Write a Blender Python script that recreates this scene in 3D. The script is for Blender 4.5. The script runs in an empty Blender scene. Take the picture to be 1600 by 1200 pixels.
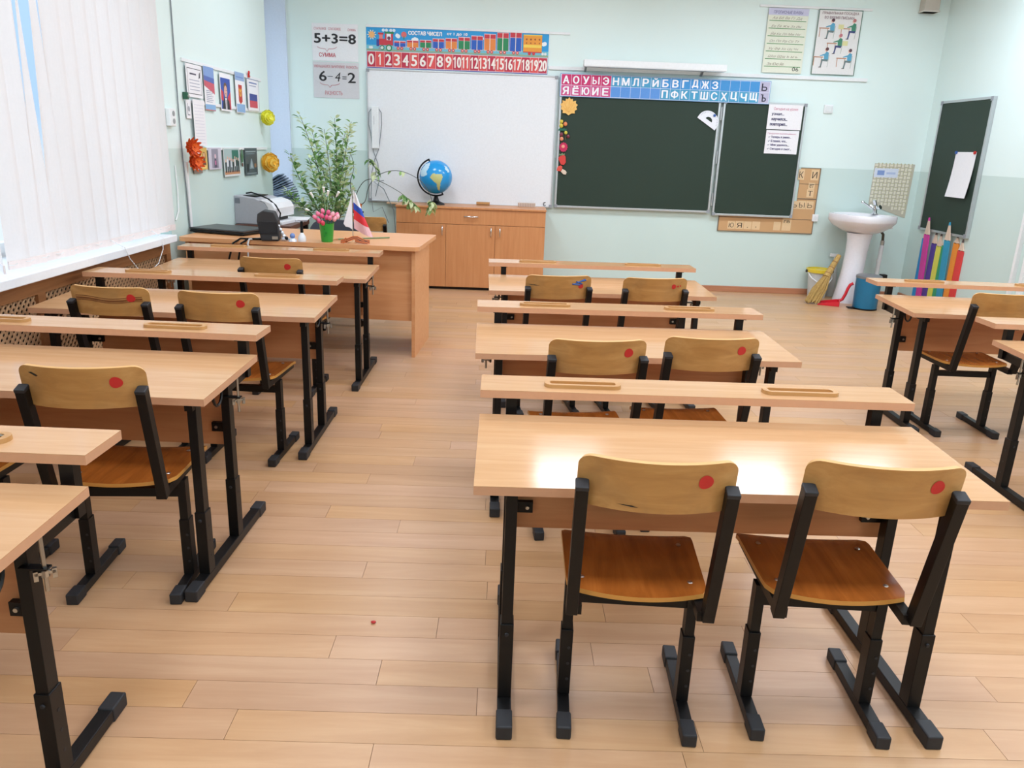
import bpy, math, random
from math import sin, cos, pi, radians, tan, sqrt, atan2
from mathutils import Matrix, Vector
random.seed(7)
SC = bpy.context.scene
COL = SC.collection

# ------------------------------------------------------------------ camera, world, lights, exposure
cd = bpy.data.cameras.new('camera'); cam = bpy.data.objects.new('camera', cd); COL.objects.link(cam)
cd.sensor_fit = 'HORIZONTAL'; cd.sensor_width = 36.0; cd.lens = 36.0 * 1221.0 / 1600.0
cd.clip_start = 0.05; cd.clip_end = 100
RX, UX, FX = (0.99932547, -0.00482148, 0.03640536), (-0.033432, 0.29075263, 0.956214), (0.01519532, 0.95678611, -0.29039532)
cam.matrix_world = Matrix(((RX[0], UX[0], -FX[0], 0), (RX[1], UX[1], -FX[1], 0), (RX[2], UX[2], -FX[2], 1.3404), (0, 0, 0, 1)))
SC.camera = cam
W = bpy.data.worlds.new('sky'); SC.world = W; W.use_nodes = True
wn = W.node_tree.nodes; wlk = W.node_tree.links; bg = wn['Background']; bg.inputs[1].default_value = 1.0
wtc = wn.new('ShaderNodeTexCoord'); wsp = wn.new('ShaderNodeSeparateXYZ'); wlk.new(wtc.outputs['Generated'], wsp.inputs[0])
wmr = wn.new('ShaderNodeMapRange'); wmr.inputs['From Min'].default_value = -1; wlk.new(wsp.outputs['Z'], wmr.inputs['Value'])
wrp = wn.new('ShaderNodeValToRGB'); we = wrp.color_ramp.elements
we[0].position = 0.0; we[0].color = (1.9, 2.1, 2.3, 1); we[1].position = 1.0; we[1].color = (6.6, 7.7, 8.8, 1)
for wp, wc in ((0.47, (1.9, 2.1, 2.3, 1)), (0.51, (1.1, 1.6, 2.35, 1)), (0.62, (1.25, 1.8, 2.6, 1)), (0.80, (4.8, 5.6, 6.6, 1))): wk = we.new(wp); wk.color = wc
wlk.new(wmr.outputs[0], wrp.inputs[0]); wlk.new(wrp.outputs[0], bg.inputs[0])
SC.view_settings.view_transform = 'Standard'; SC.view_settings.look = 'None'
SC.view_settings.gamma = 1.0; SC.view_settings.use_curve_mapping = False
SC.view_settings.exposure = -1.08
LAMP_W = 43.5
CEIL = 3.0
LAMPS = [(x, y) for y in (6.2, 3.8, 1.4, -1.0) for x in (-0.9, 0.62, 2.27, 3.25)]  # fourth column is added to brighten the back right corner and walls
for x, y in LAMPS:
    ld = bpy.data.lights.new('panel_light', 'AREA'); ld.shape = 'RECTANGLE'; ld.size = 0.56; ld.size_y = 0.56
    ld.energy = LAMP_W; ld.color = (0.75, 0.84, 0.985)
    lo = bpy.data.objects.new('panel_light', ld); lo.location = (x, y, CEIL - 0.062); COL.objects.link(lo)

# ------------------------------------------------------------------ materials
def lin(c):
    return tuple((v / 255 / 12.92) if v / 255 <= 0.04045 else ((v / 255 + 0.055) / 1.055) ** 2.4 for v in c)
MATS = {}
def mat(name, rgb, rough=0.5, metal=0.0, spec=0.5, bump=0.0, bscale=60, coat=0.0, trans=0.0):
    if name in MATS: return MATS[name]
    m = bpy.data.materials.new(name); m.use_nodes = True; MATS[name] = m
    n = m.node_tree.nodes; l = m.node_tree.links; b = n['Principled BSDF']
    c = lin(rgb)
    b.inputs['Roughness'].default_value = rough; b.inputs['Metallic'].default_value = metal
    b.inputs['Specular IOR Level'].default_value = spec; b.inputs['Coat Weight'].default_value = coat
    b.inputs['Transmission Weight'].default_value = trans
    nz = n.new('ShaderNodeTexNoise'); nz.inputs['Scale'].default_value = bscale; nz.inputs['Detail'].default_value = 3
    tc = n.new('ShaderNodeTexCoord'); l.new(tc.outputs['Object'], nz.inputs['Vector'])
    mx = n.new('ShaderNodeMix'); mx.data_type = 'RGBA'
    mx.inputs['A'].default_value = (*[v * 0.95 for v in c], 1); mx.inputs['B'].default_value = (*[min(1, v * 1.05) for v in c], 1)
    l.new(nz.outputs['Fac'], mx.inputs['Factor']); l.new(mx.outputs['Result'], b.inputs['Base Color'])
    if bump:
        bp = n.new('ShaderNodeBump'); bp.inputs['Strength'].default_value = bump; bp.inputs['Distance'].default_value = 0.002
        l.new(nz.outputs['Fac'], bp.inputs['Height']); l.new(bp.outputs['Normal'], b.inputs['Normal'])
    return m
def wood(name, rgbs, axis='x', rough=0.35, stretch=14.0, scale=3.0, rnd=0.0, spec=0.5, bump=0.05, coat=0.0, mott=None):
    """wood grain: noise stretched along one axis, colours through a ramp, per-object shift"""
    if name in MATS: return MATS[name]
    m = bpy.data.materials.new(name); m.use_nodes = True; MATS[name] = m
    n = m.node_tree.nodes; l = m.node_tree.links; b = n['Principled BSDF']
    b.inputs['Roughness'].default_value = rough; b.inputs['Specular IOR Level'].default_value = spec
    b.inputs['Coat Weight'].default_value = coat; b.inputs['Coat Roughness'].default_value = 0.12
    tc = n.new('ShaderNodeTexCoord'); oi = n.new('ShaderNodeObjectInfo'); ge = n.new('ShaderNodeNewGeometry')
    ad = n.new('ShaderNodeMath'); ad.operation = 'ADD'
    l.new(oi.outputs['Random'], ad.inputs[0]); l.new(ge.outputs['Random Per Island'], ad.inputs[1])
    fr = n.new('ShaderNodeMath'); fr.operation = 'FRACT'; l.new(ad.outputs[0], fr.inputs[0])
    mu = n.new('ShaderNodeMath'); mu.operation = 'MULTIPLY'; mu.inputs[1].default_value = 37.0; l.new(fr.outputs[0], mu.inputs[0])
    cx = n.new('ShaderNodeCombineXYZ'); [l.new(mu.outputs[0], cx.inputs[i]) for i in range(3)]
    va = n.new('ShaderNodeVectorMath'); va.operation = 'ADD'
    l.new(tc.outputs['Object'], va.inputs[0]); l.new(cx.outputs[0], va.inputs[1])
    mp = n.new('ShaderNodeMapping'); s = [scale * stretch] * 3; s['xyz'.index(axis)] = scale
    mp.inputs['Scale'].default_value = s; l.new(va.outputs[0], mp.inputs['Vector'])
    nz = n.new('ShaderNodeTexNoise'); nz.inputs['Scale'].default_value = 1.0; nz.inputs['Detail'].default_value = 5; nz.inputs['Roughness'].default_value = 0.6
    nz.inputs['Distortion'].default_value = 0.6
    l.new(mp.outputs[0], nz.inputs['Vector'])
    rp = n.new('ShaderNodeValToRGB'); e = rp.color_ramp.elements
    e[0].position = 0.28; e[1].position = 0.72
    e[0].color = (*lin(rgbs[0]), 1); e[1].color = (*lin(rgbs[-1]), 1)
    if len(rgbs) == 3:
        k = e.new(0.5); k.color = (*lin(rgbs[1]), 1)
    l.new(nz.outputs['Fac'], rp.inputs[0]); out = rp.outputs[0]
    if rnd:
        hs = n.new('ShaderNodeHueSaturation'); l.new(out, hs.inputs['Color'])
        mr = n.new('ShaderNodeMapRange'); mr.inputs['To Min'].default_value = 1 - rnd; mr.inputs['To Max'].default_value = 1 + rnd
        l.new(fr.outputs[0], mr.inputs['Value']); l.new(mr.outputs[0], hs.inputs['Value']); 
        m2 = n.new('ShaderNodeMath'); m2.operation = 'MULTIPLY'; m2.inputs[1].default_value = 7.31; l.new(fr.outputs[0], m2.inputs[0])
        f2 = n.new('ShaderNodeMath'); f2.operation = 'FRACT'; l.new(m2.outputs[0], f2.inputs[0])
        mr2 = n.new('ShaderNodeMapRange'); mr2.inputs['To Min'].default_value = 0.93; mr2.inputs['To Max'].default_value = 1.07
        l.new(f2.outputs[0], mr2.inputs['Value']); l.new(mr2.outputs[0], hs.inputs['Saturation'])
        mr3 = n.new('ShaderNodeMapRange'); mr3.inputs['To Min'].default_value = 0.496; mr3.inputs['To Max'].default_value = 0.502
        l.new(f2.outputs[0], mr3.inputs['Value']); l.new(mr3.outputs[0], hs.inputs['Hue']); out = hs.outputs[0]
    if mott:
        n3 = n.new('ShaderNodeTexNoise'); n3.inputs['Scale'].default_value = mott[1]; n3.inputs['Detail'].default_value = 4
        l.new(va.outputs[0], n3.inputs['Vector'])
        r3 = n.new('ShaderNodeMapRange'); r3.inputs['From Min'].default_value = 0.52; r3.inputs['From Max'].default_value = 0.75
        r3.inputs['To Max'].default_value = mott[2]
        l.new(n3.outputs['Fac'], r3.inputs['Value'])
        mx = n.new('ShaderNodeMix'); mx.data_type = 'RGBA'; l.new(r3.outputs[0], mx.inputs['Factor'])
        l.new(out, mx.inputs['A']); mx.inputs['B'].default_value = (*lin(mott[0]), 1); out = mx.outputs['Result']
    l.new(out, b.inputs['Base Color'])
    bp = n.new('ShaderNodeBump'); bp.inputs['Strength'].default_value = bump; bp.inputs['Distance'].default_value = 0.002
    l.new(nz.outputs['Fac'], bp.inputs['Height']); l.new(bp.outputs['Normal'], b.inputs['Normal'])
    return m
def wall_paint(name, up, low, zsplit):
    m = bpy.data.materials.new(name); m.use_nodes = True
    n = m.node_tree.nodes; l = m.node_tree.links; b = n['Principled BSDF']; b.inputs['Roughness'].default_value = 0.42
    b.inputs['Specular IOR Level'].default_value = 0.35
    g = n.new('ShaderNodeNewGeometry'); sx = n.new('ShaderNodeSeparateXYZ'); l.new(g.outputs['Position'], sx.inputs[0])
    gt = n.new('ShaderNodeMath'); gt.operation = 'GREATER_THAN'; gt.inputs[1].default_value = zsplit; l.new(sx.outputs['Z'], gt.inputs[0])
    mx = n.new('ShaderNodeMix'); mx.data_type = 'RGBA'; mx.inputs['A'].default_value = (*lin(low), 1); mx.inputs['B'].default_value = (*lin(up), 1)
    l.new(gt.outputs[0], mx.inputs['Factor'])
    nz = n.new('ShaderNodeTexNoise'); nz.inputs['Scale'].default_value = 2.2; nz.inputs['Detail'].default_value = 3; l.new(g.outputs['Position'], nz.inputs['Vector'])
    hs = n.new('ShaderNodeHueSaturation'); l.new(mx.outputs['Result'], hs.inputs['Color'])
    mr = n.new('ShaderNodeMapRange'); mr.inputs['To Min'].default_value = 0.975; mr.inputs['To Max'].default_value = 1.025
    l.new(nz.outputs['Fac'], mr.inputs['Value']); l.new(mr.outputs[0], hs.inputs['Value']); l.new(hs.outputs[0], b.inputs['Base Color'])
    n2 = n.new('ShaderNodeTexNoise'); n2.inputs['Scale'].default_value = 160; l.new(g.outputs['Position'], n2.inputs['Vector'])
    bp = n.new('ShaderNodeBump'); bp.inputs['Strength'].default_value = 0.08; bp.inputs['Distance'].default_value = 0.002
    l.new(n2.outputs['Fac'], bp.inputs['Height']); l.new(bp.outputs['Normal'], b.inputs['Normal'])
    return m
def translucent(name, rgb, k=0.5):
    m = bpy.data.materials.new(name); m.use_nodes = True; MATS[name] = m
    n = m.node_tree.nodes; l = m.node_tree.links; n.remove(n['Principled BSDF'])
    d = n.new('ShaderNodeBsdfDiffuse'); t = n.new('ShaderNodeBsdfTranslucent'); mx = n.new('ShaderNodeMixShader')
    wv = n.new('ShaderNodeTexNoise'); wv.inputs['Scale'].default_value = 90
    tc = n.new('ShaderNodeTexCoord'); l.new(tc.outputs['Object'], wv.inputs['Vector'])
    cm = n.new('ShaderNodeMix'); cm.data_type = 'RGBA'; c = lin(rgb)
    cm.inputs['A'].default_value = (*[v * 0.96 for v in c], 1); cm.inputs['B'].default_value = (*c, 1); l.new(wv.outputs['Fac'], cm.inputs['Factor'])
    for s in (d, t): l.new(cm.outputs['Result'], s.inputs['Color'])
    mx.inputs[0].default_value = k; l.new(d.outputs[0], mx.inputs[1]); l.new(t.outputs[0], mx.inputs[2]); l.new(mx.outputs[0], n['Material Output'].inputs[0])
    return m
def emis(name, rgb, s):
    m = bpy.data.materials.new(name); m.use_nodes = True; n = m.node_tree.nodes; b = n['Principled BSDF']
    b.inputs['Base Color'].default_value = (*lin(rgb), 1); b.inputs['Emission Color'].default_value = (*lin(rgb), 1); b.inputs['Emission Strength'].default_value = s
    return m
BEECH = wood('beech_laminate', [(196, 151, 107), (203, 159, 116), (209, 168, 126)], 'x', rough=0.13, stretch=16, scale=2.2, bump=0.015, spec=0.2)
BEECH_EDGE = mat('beech_edge', (208, 156, 120), 0.4)
PANEL = wood('beech_panel', [(196, 130, 84), (206, 142, 94), (214, 152, 104)], 'x', rough=0.4, stretch=14, scale=2.0)
CABW = wood('cabinet_beech', [(198, 132, 82), (205, 140, 89), (211, 148, 97)], 'z', rough=0.38, stretch=18, scale=2.5)
DESKW = wood('teacher_beech', [(216, 150, 98), (222, 159, 107), (228, 168, 118)], 'x', rough=0.36, stretch=16, scale=2.2)
PLY = wood('plywood_back', [(174, 122, 66), (189, 137, 77), (202, 152, 92)], 'x', rough=0.34, stretch=8, scale=4, mott=((146, 112, 72), 9, 0.45))
PLY_EDGE = mat('plywood_edge', (212, 164, 100), 0.5)
SEATW = wood('plywood_seat', [(132, 70, 23), (150, 82, 29), (170, 97, 38)], 'y', rough=0.26, stretch=9, scale=3, mott=((112, 62, 24), 6, 0.6))
SEAT_EDGE = mat('seat_edge', (200, 140, 64), 0.45)
TRAYW = wood('tray_wood', [(184, 134, 78), (198, 149, 92)], 'x', rough=0.4, stretch=10, scale=6)
BLACK = mat('black_enamel', (14, 13, 13), 0.42, spec=0.3, bump=0.05, bscale=200)
CAP = mat('black_rubber', (36, 37, 40), 0.6)
STEEL = mat('zinc_steel', (190, 188, 182), 0.32, metal=1.0)
CHROME = mat('chrome', (225, 228, 230), 0.12, metal=1.0)
RED = mat('red_paint', (196, 40, 36), 0.5)
BLUEP = mat('blue_paint', (44, 88, 160), 0.5)
WHITE = mat('white_plastic', (236, 238, 238), 0.4)
PAPER = mat('white_paper', (240, 238, 240), 0.7)
PLANK = wood('oak_vinyl', [(190, 146, 106), (198, 155, 115), (207, 166, 126)], 'x', rough=0.34, stretch=11, scale=1.5, rnd=0.05, bump=0.03)
FLOORB = mat('floor_screed', (120, 82, 56), 0.8)
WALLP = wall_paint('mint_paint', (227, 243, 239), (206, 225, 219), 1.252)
CEILP = mat('ceiling_white', (244, 246, 244), 0.8)
REVEAL = mat('reveal_daylight_tint', (214, 224, 240), 0.6)  # white paint with the window's bluish daylight put into the colour
SKIRT = wood('skirting_wood', [(176, 116, 82), (192, 132, 98)], 'x', rough=0.45)
GREENB = mat('chalkboard_green', (44, 60, 50), 0.55, spec=0.28, bscale=3)
ALU = mat('aluminium', (196, 200, 202), 0.35, metal=0.7)
WBOARD = mat('whiteboard_face', (236, 238, 240), 0.22)
FRAMEW = wood('screen_wood', [(150, 98, 58), (176, 120, 74)], 'y', rough=0.5)
LATT = wood('lattice_wood', [(188, 146, 108), (206, 166, 126)], 'y', rough=0.6)
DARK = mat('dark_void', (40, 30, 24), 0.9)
SLAT = translucent('blind_fabric', (248, 243, 240), 0.6)

# ------------------------------------------------------------------ geometry builder
class G:
    def __init__(s): s.v = []; s.f = []; s.m = []
    def add(s, V, F, m=0, M=None):
        k = len(s.v)
        s.v += [tuple(M @ Vector(p)) if M else tuple(p) for p in V]
        for f in F: s.f.append([i + k for i in f]); s.m.append(m)
        return s
    def box(s, x0, x1, y0, y1, z0, z1, m=0, M=None):
        return s.add([(x0, y0, z0), (x1, y0, z0), (x1, y1, z0), (x0, y1, z0), (x0, y0, z1), (x1, y0, z1), (x1, y1, z1), (x0, y1, z1)],
                     [(0, 3, 2, 1), (4, 5, 6, 7), (0, 1, 5, 4), (1, 2, 6, 5), (2, 3, 7, 6), (3, 0, 4, 7)], m, M)
    def bar(s, p0, p1, w, d, side=(1, 0, 0), m=0, w1=None, d1=None):
        """rectangular bar from p0 to p1; w along side, d across"""
        a, b = Vector(p0), Vector(p1); t = (b - a).normalized(); u = Vector(side); u = (u - t * u.dot(t)).normalized(); v = t.cross(u)
        w1 = w if w1 is None else w1; d1 = d if d1 is None else d1
        P = []
        for c, ww, dd in ((a, w, d), (b, w1, d1)):
            for i, j in ((-1, -1), (1, -1), (1, 1), (-1, 1)): P.append(c + u * i * ww / 2 + v * j * dd / 2)
        return s.add(P, [(0, 3, 2, 1), (4, 5, 6, 7), (0, 1, 5, 4), (1, 2, 6, 5), (2, 3, 7, 6), (3, 0, 4, 7)], m)
    def cyl(s, p0, p1, r0, r1=None, n=12, m=0):
        a, b = Vector(p0), Vector(p1); r1 = r0 if r1 is None else r1; t = (b - a).normalized()
        u = t.orthogonal().normalized(); w = t.cross(u); P = []
        for c, r in ((a, r0), (b, r1)):
            for i in range(n): P.append(c + (u * cos(2 * pi * i / n) + w * sin(2 * pi * i / n)) * r)
        F = [(i, (i + 1) % n, n + (i + 1) % n, n + i) for i in range(n)] + [tuple(range(n - 1, -1, -1)), tuple(range(n, 2 * n))]
        return s.add(P, F, m)
    def tube(s, pts, r, n=6, m=0, taper=None):
        pts = [Vector(p) for p in pts]; k = len(pts); P = []; u = None
        for i, p in enumerate(pts):
            t = (pts[min(i + 1, k - 1)] - pts[max(i - 1, 0)]).normalized()
            u = t.orthogonal().normalized() if u is None else (u - t * u.dot(t)).normalized()
            w = t.cross(u); rr = r if taper is None else r + (taper - r) * i / (k - 1)
            for j in range(n): P.append(p + (u * cos(2 * pi * j / n) + w * sin(2 * pi * j / n)) * rr)
        F = [(i * n + j, i * n + (j + 1) % n, (i + 1) * n + (j + 1) % n, (i + 1) * n + j) for i in range(k - 1) for j in range(n)]
        F += [tuple(range(n - 1, -1, -1)), tuple(range((k - 1) * n, k * n))]
        return s.add(P, F, m)
    def lathe(s, prof, n=20, m=0, M=None, sx=1.0, sy=1.0, closed=False):
        P = [(r * cos(2 * pi * j / n) * sx, r * sin(2 * pi * j / n) * sy, z) for r, z in prof for j in range(n)]
        F = [(i * n + j, i * n + (j + 1) % n, (i + 1) * n + (j + 1) % n, (i + 1) * n + j) for i in range(len(prof) - 1) for j in range(n)]
        if not closed: F += [tuple(range(n - 1, -1, -1)), tuple(range((len(prof) - 1) * n, len(prof) * n))]
        else: F += [((len(prof) - 1) * n + j, (len(prof) - 1) * n + (j + 1) % n, (j + 1) % n, j) for j in range(n)]
        return s.add(P, F, m, M)
    def ball(s, c, r, m=0, nu=12, nv=8, sc=(1, 1, 1)):
        P = [(c[0] + r * sc[0] * sin(pi * i / nv) * cos(2 * pi * j / nu), c[1] + r * sc[1] * sin(pi * i / nv) * sin(2 * pi * j / nu), c[2] + r * sc[2] * cos(pi * i / nv)) for i in range(nv + 1) for j in range(nu)]
        F = [(i * nu + j, (i + 1) * nu + j, (i + 1) * nu + (j + 1) % nu, i * nu + (j + 1) % nu) for i in range(nv) for j in range(nu)]
        return s.add(P, F, m)
    def prism(s, poly, a, b, plane='xz', m=0, M=None):
        """extrude a 2-D polygon (counter-clockwise) from depth a to depth b along the third axis"""
        k = len(poly)
        def q(p, d): return (p[0], d, p[1]) if plane == 'xz' else (p[0], p[1], d) if plane == 'xy' else (d, p[0], p[1])
        P = [q(p, a) for p in poly] + [q(p, b) for p in poly]
        F = [(i, (i + 1) % k, k + (i + 1) % k, k + i) for i in range(k)] + [tuple(range(k - 1, -1, -1)), tuple(range(k, 2 * k))]
        return s.add(P, F, m, M)
    def face(s, P, m=0): return s.add(P, [tuple(range(len(P)))], m)
    def build(s, name, mats, parent=None, loc=None, rot=None, smooth=None, bevel=0.0, fix=True):
        me = bpy.data.meshes.new(name); me.from_pydata(s.v, [], s.f)
        mats = mats if isinstance(mats, (list, tuple)) else [mats]
        for x in mats: me.materials.append(x)
        me.polygons.foreach_set('material_index', s.m)
        if fix:
            import bmesh
            b = bmesh.new(); b.from_mesh(me); bmesh.ops.recalc_face_normals(b, faces=b.faces); b.to_mesh(me); b.free()
        if smooth:
            me.polygons.foreach_set('use_smooth', [True] * len(me.polygons)); me.set_sharp_from_angle(angle=radians(smooth))
        me.update()
        o = bpy.data.objects.new(name, me); COL.objects.link(o)
        if parent: o.parent = parent
        if loc: o.location = loc
        if rot: o.rotation_euler = rot
        if bevel:
            md = o.modifiers.new('bevel', 'BEVEL'); md.width = bevel; md.segments = 2; md.limit_method = 'ANGLE'; md.angle_limit = radians(40)
        return o
def tag(o, label=None, cat=None, group=None, kind=None):
    if label: o['label'] = label
    if cat: o['category'] = cat
    if group: o['group'] = group
    if kind: o['kind'] = kind
    return o
def thing(name, label, cat, loc=(0, 0, 0), rz=0.0, group=None):
    o = bpy.data.objects.new(name, None); COL.objects.link(o); o.location = loc; o.rotation_euler = (0, 0, rz); o.empty_display_size = 0.1
    return tag(o, label, cat, group)
def kids(o): return [c for c in bpy.data.objects if c.parent == o]
def dup(o, parent=None, memo=None):
    if memo is None:
        memo = {}
        for c in bpy.data.objects:
            if c.parent: memo.setdefault(c.parent.name, []).append(c)
    c = o.copy(); COL.objects.link(c)
    if parent: c.parent = parent
    for ch in memo.get(o.name, []): dup(ch, c, memo)
    return c
TEXTS = []; DEPTH = {}
def text(parent, s, x, z, w, h, m, name='lettering', bold=0.0, y=-0.0016, shear=0.0):
    """flat lettering fitted in the box (x..x+w, z..z+h) of the local x/z plane"""
    cu = bpy.data.curves.new(name, 'FONT'); cu.body = s; cu.shear = shear; cu.resolution_u = 3; cu.fill_mode = 'NONE'
    o = bpy.data.objects.new(name, cu); COL.objects.link(o); TEXTS.append((o, parent, x, z, w, h, m, name, y, bold))
def fill_outline(me):
    """fill glyph outlines by cutting them into horizontal slabs (non-zero winding)"""
    n = len(me.vertices); nb = {}
    for e in me.edges: a, b = e.vertices; nb.setdefault(a, []).append(b); nb.setdefault(b, []).append(a)
    co = [(round(v.co.x, 5), round(v.co.y, 5)) for v in me.vertices]; seen = set(); E = []
    for i in range(n):
        if i in seen or i not in nb: continue
        loop = [i]; seen.add(i); cur = i + 1 if i + 1 in nb[i] else nb[i][0]
        while cur not in seen:
            seen.add(cur); loop.append(cur); nx = [q for q in nb[cur] if q not in seen]
            if not nx: break
            cur = cur + 1 if cur + 1 in nx else nx[0]
        for k in range(len(loop)):
            p, q = co[loop[k]], co[loop[(k + 1) % len(loop)]]
            if p[1] != q[1]: E.append((p, q, 1) if p[1] < q[1] else (q, p, -1))
    ys = sorted({p[1] for e in E for p in e[:2]}); V = []; F = []
    for y0, y1 in zip(ys, ys[1:]):
        if y1 - y0 < 1e-5: continue
        act = []
        for p, q, d in E:
            if p[1] <= y0 and q[1] >= y1:
                f = lambda y: p[0] + (q[0] - p[0]) * (y - p[1]) / (q[1] - p[1])
                act.append((f((y0 + y1) / 2), f(y0), f(y1), d))
        act.sort(); wn_ = 0
        for a, b in zip(act, act[1:]):
            wn_ += a[3]
            if wn_:
                k = len(V); V += [(a[1], y0), (b[1], y0), (b[2], y1), (a[2], y1)]; F.append((k, k + 1, k + 2, k + 3))
    return V, F
def flush_text():
    bpy.context.view_layer.update(); dg = bpy.context.evaluated_depsgraph_get()
    for o, parent, x, z, w, h, m, name, y, bold in TEXTS:
        y = min(y, -DEPTH.get(parent.name, 0))
        me = bpy.data.meshes.new_from_object(o.evaluated_get(dg)); cu = o.data
        bpy.data.objects.remove(o); bpy.data.curves.remove(cu)
        if not len(me.vertices): continue
        GV, F = fill_outline(me); xs = [v[0] for v in GV]; ys = [v[1] for v in GV]; sx = w / max(1e-6, max(xs) - min(xs)); sz = h / max(1e-6, max(ys) - min(ys))
        x0, y0 = min(xs), min(ys); d = bold * h; g = G()
        V = [((v[0] - x0) * sx + x, (v[1] - y0) * sz + z) for v in GV]
        for k, (ax, az) in enumerate(((0, 0), (d, 0), (-d, 0), (0, d * 0.6), (0, -d * 0.6)) if bold else ((0, 0),)):
            g.add([(a + ax, y - 0.00004 * k, b + az) for a, b in V], F)
        bpy.data.meshes.remove(me); me = bpy.data.meshes.new(name); me.from_pydata(g.v, [], g.f); me.materials.append(m)
        q = bpy.data.objects.new(name, me); COL.objects.link(q); q.parent = parent
    TEXTS.clear()
def sign(parent, ch, x, z, w, h, m, t=0.16, y=-0.0020):
    """letters Ь, Ъ, Ы drawn as a bar with a ring-shaped bowl"""
    g = G(); tk = t * h; bx = x + (0.24 * w if ch == 'Ъ' else 0); bw = w * (0.62 if ch == 'Ы' else 0.76 if ch == 'Ъ' else 1.0); n = 14
    g.face([(bx, y, z), (bx + tk, y, z), (bx + tk, y, z + h), (bx, y, z + h)])
    if ch == 'Ъ': g.face([(x, y, z + h - tk * 0.8), (bx, y, z + h - tk * 0.8), (bx, y, z + h), (x, y, z + h)])
    if ch == 'Ы': g.face([(x + w - tk, y, z), (x + w, y, z), (x + w, y, z + h), (x + w - tk, y, z + h)])
    def arc(ix): 
        R_, H_, x0 = bw - tk - ix, h * 0.58 - 2 * ix * 0.8, bx + tk; st = max(0.0, R_ - H_ * 0.5)
        p = [(x0, z + ix * 0.8 + H_)] + [(x0 + st + min(R_, H_ * 0.5) * cos(pi / 2 - pi * k / n), z + ix * 0.8 + H_ / 2 + H_ / 2 * sin(pi / 2 - pi * k / n)) for k in range(n + 1)] + [(x0, z + ix * 0.8)]
        return p
    a, b = arc(0), arc(tk)
    for k in range(len(a) - 1): g.face([(a[k][0], y, a[k][1]), (a[k + 1][0], y, a[k + 1][1]), (b[k + 1][0], y, b[k + 1][1]), (b[k][0], y, b[k][1])])
    g.build('lettering', m, parent, fix=False)
def INK(rgb): return mat('ink_%02x%02x%02x' % tuple(rgb), rgb, 0.6)
def sheet(w, h, t=0.0012, curl=0.0, n=8, skew=0.0):
    """sheet of paper hanging in the x/z plane, front face at y=0 bulging to -y at its foot"""
    g = G(); P = []; F = []
    for i in range(n + 1):
        v = i / n; z = h * (1 - v); yy = -curl * v * v
        P += [(skew * v, yy, z), (w + skew * v, yy, z), (skew * v, yy + t, z), (w + skew * v, yy + t, z)]
    for i in range(n):
        a = 4 * i; b = a + 4
        F += [(a, b, b + 1, a + 1), (a + 2, a + 3, b + 3, b + 2), (a, a + 2, b + 2, b), (a + 1, b + 1, b + 3, a + 3)]
    F += [(0, 1, 3, 2), (4 * n, 4 * n + 2, 4 * n + 3, 4 * n + 1)]
    return g.add(P, F)
def pr(parent, shapes, name='print'):
    """flat print: list of (rgb, polygon in x/z, layer)"""
    g = G(); ms = []; shapes = sorted(shapes, key=lambda q: q[2])
    for i, (rgb, poly, lay) in enumerate(shapes):
        m = INK(rgb)
        if m not in ms: ms.append(m)
        g.face([(p[0], -0.0005 - 0.00003 * i, p[1]) for p in poly], ms.index(m))
    DEPTH[parent.name] = 0.0009 + 0.00003 * len(shapes)
    return g.build(name, ms, parent, fix=False)
def R(x, z, w, h): return [(x, z), (x + w, z), (x + w, z + h), (x, z + h)]
def disc(x, z, r, n=14, sx=1.0): return [(x + r * sx * cos(2 * pi * i / n), z + r * sin(2 * pi * i / n)) for i in range(n)]

# ------------------------------------------------------------------ room shell
XL, XR, YB, Y0 = -2.10, 4.06, 7.942, -2.6
def struct(name, g, m, **k): return tag(g.build(name, m, **k), kind='structure')
fl = struct('floor', G().box(XL - 0.3, XR + 0.2, Y0, YB + 0.2, -0.12, -0.0035), FLOORB)
PITCH = 0.103
far = G(); cache = {}
row = 0; y = 0.16
while y < YB:
    x = XL - random.random() * 1.1; y1 = min(y + PITCH, YB)
    while x < XR:
        L = random.choice((0.72, 0.9, 1.12, 1.12)); x1 = x + L
        a, b = max(x, XL), min(x1, XR)
        if b - a > 0.02:
            if 1.25 < y < 4.1 and b > -0.72 * (y + 0.6) - 0.2 and a < 0.72 * (y + 0.6) + 0.2:
                key = round(b - a, 4)
                if key not in cache:
                    o = G().box(0, b - a - 0.0012, 0, PITCH - 0.0012, -0.0035, 0).build('plank', PLANK, fl); cache[key] = o.data
                else:
                    o = bpy.data.objects.new('plank', cache[key]); COL.objects.link(o); o.parent = fl
                o.location = (a, y, 0)
            else:
                far.box(a, b - 0.0012, y, y1 - 0.0012, -0.0035, 0)
        x = x1
    y += PITCH
tag(far.build('far_planks', PLANK, fl), kind='stuff')
struct('ceiling', G().box(XL - 0.5, XR + 0.2, Y0, YB + 0.2, CEIL, CEIL + 0.1), CEILP)
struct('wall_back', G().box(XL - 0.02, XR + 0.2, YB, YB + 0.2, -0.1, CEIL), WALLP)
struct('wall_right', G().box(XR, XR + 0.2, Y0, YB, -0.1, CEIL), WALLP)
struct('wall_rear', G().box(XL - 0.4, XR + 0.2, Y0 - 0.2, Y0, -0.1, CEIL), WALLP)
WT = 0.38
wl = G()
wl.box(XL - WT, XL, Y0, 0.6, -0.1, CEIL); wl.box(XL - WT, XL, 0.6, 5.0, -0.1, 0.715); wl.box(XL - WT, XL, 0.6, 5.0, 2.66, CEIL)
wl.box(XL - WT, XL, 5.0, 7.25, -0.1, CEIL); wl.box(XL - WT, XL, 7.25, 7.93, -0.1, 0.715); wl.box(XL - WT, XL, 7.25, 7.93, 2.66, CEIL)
struct('wall_left', wl, WALLP)
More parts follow.
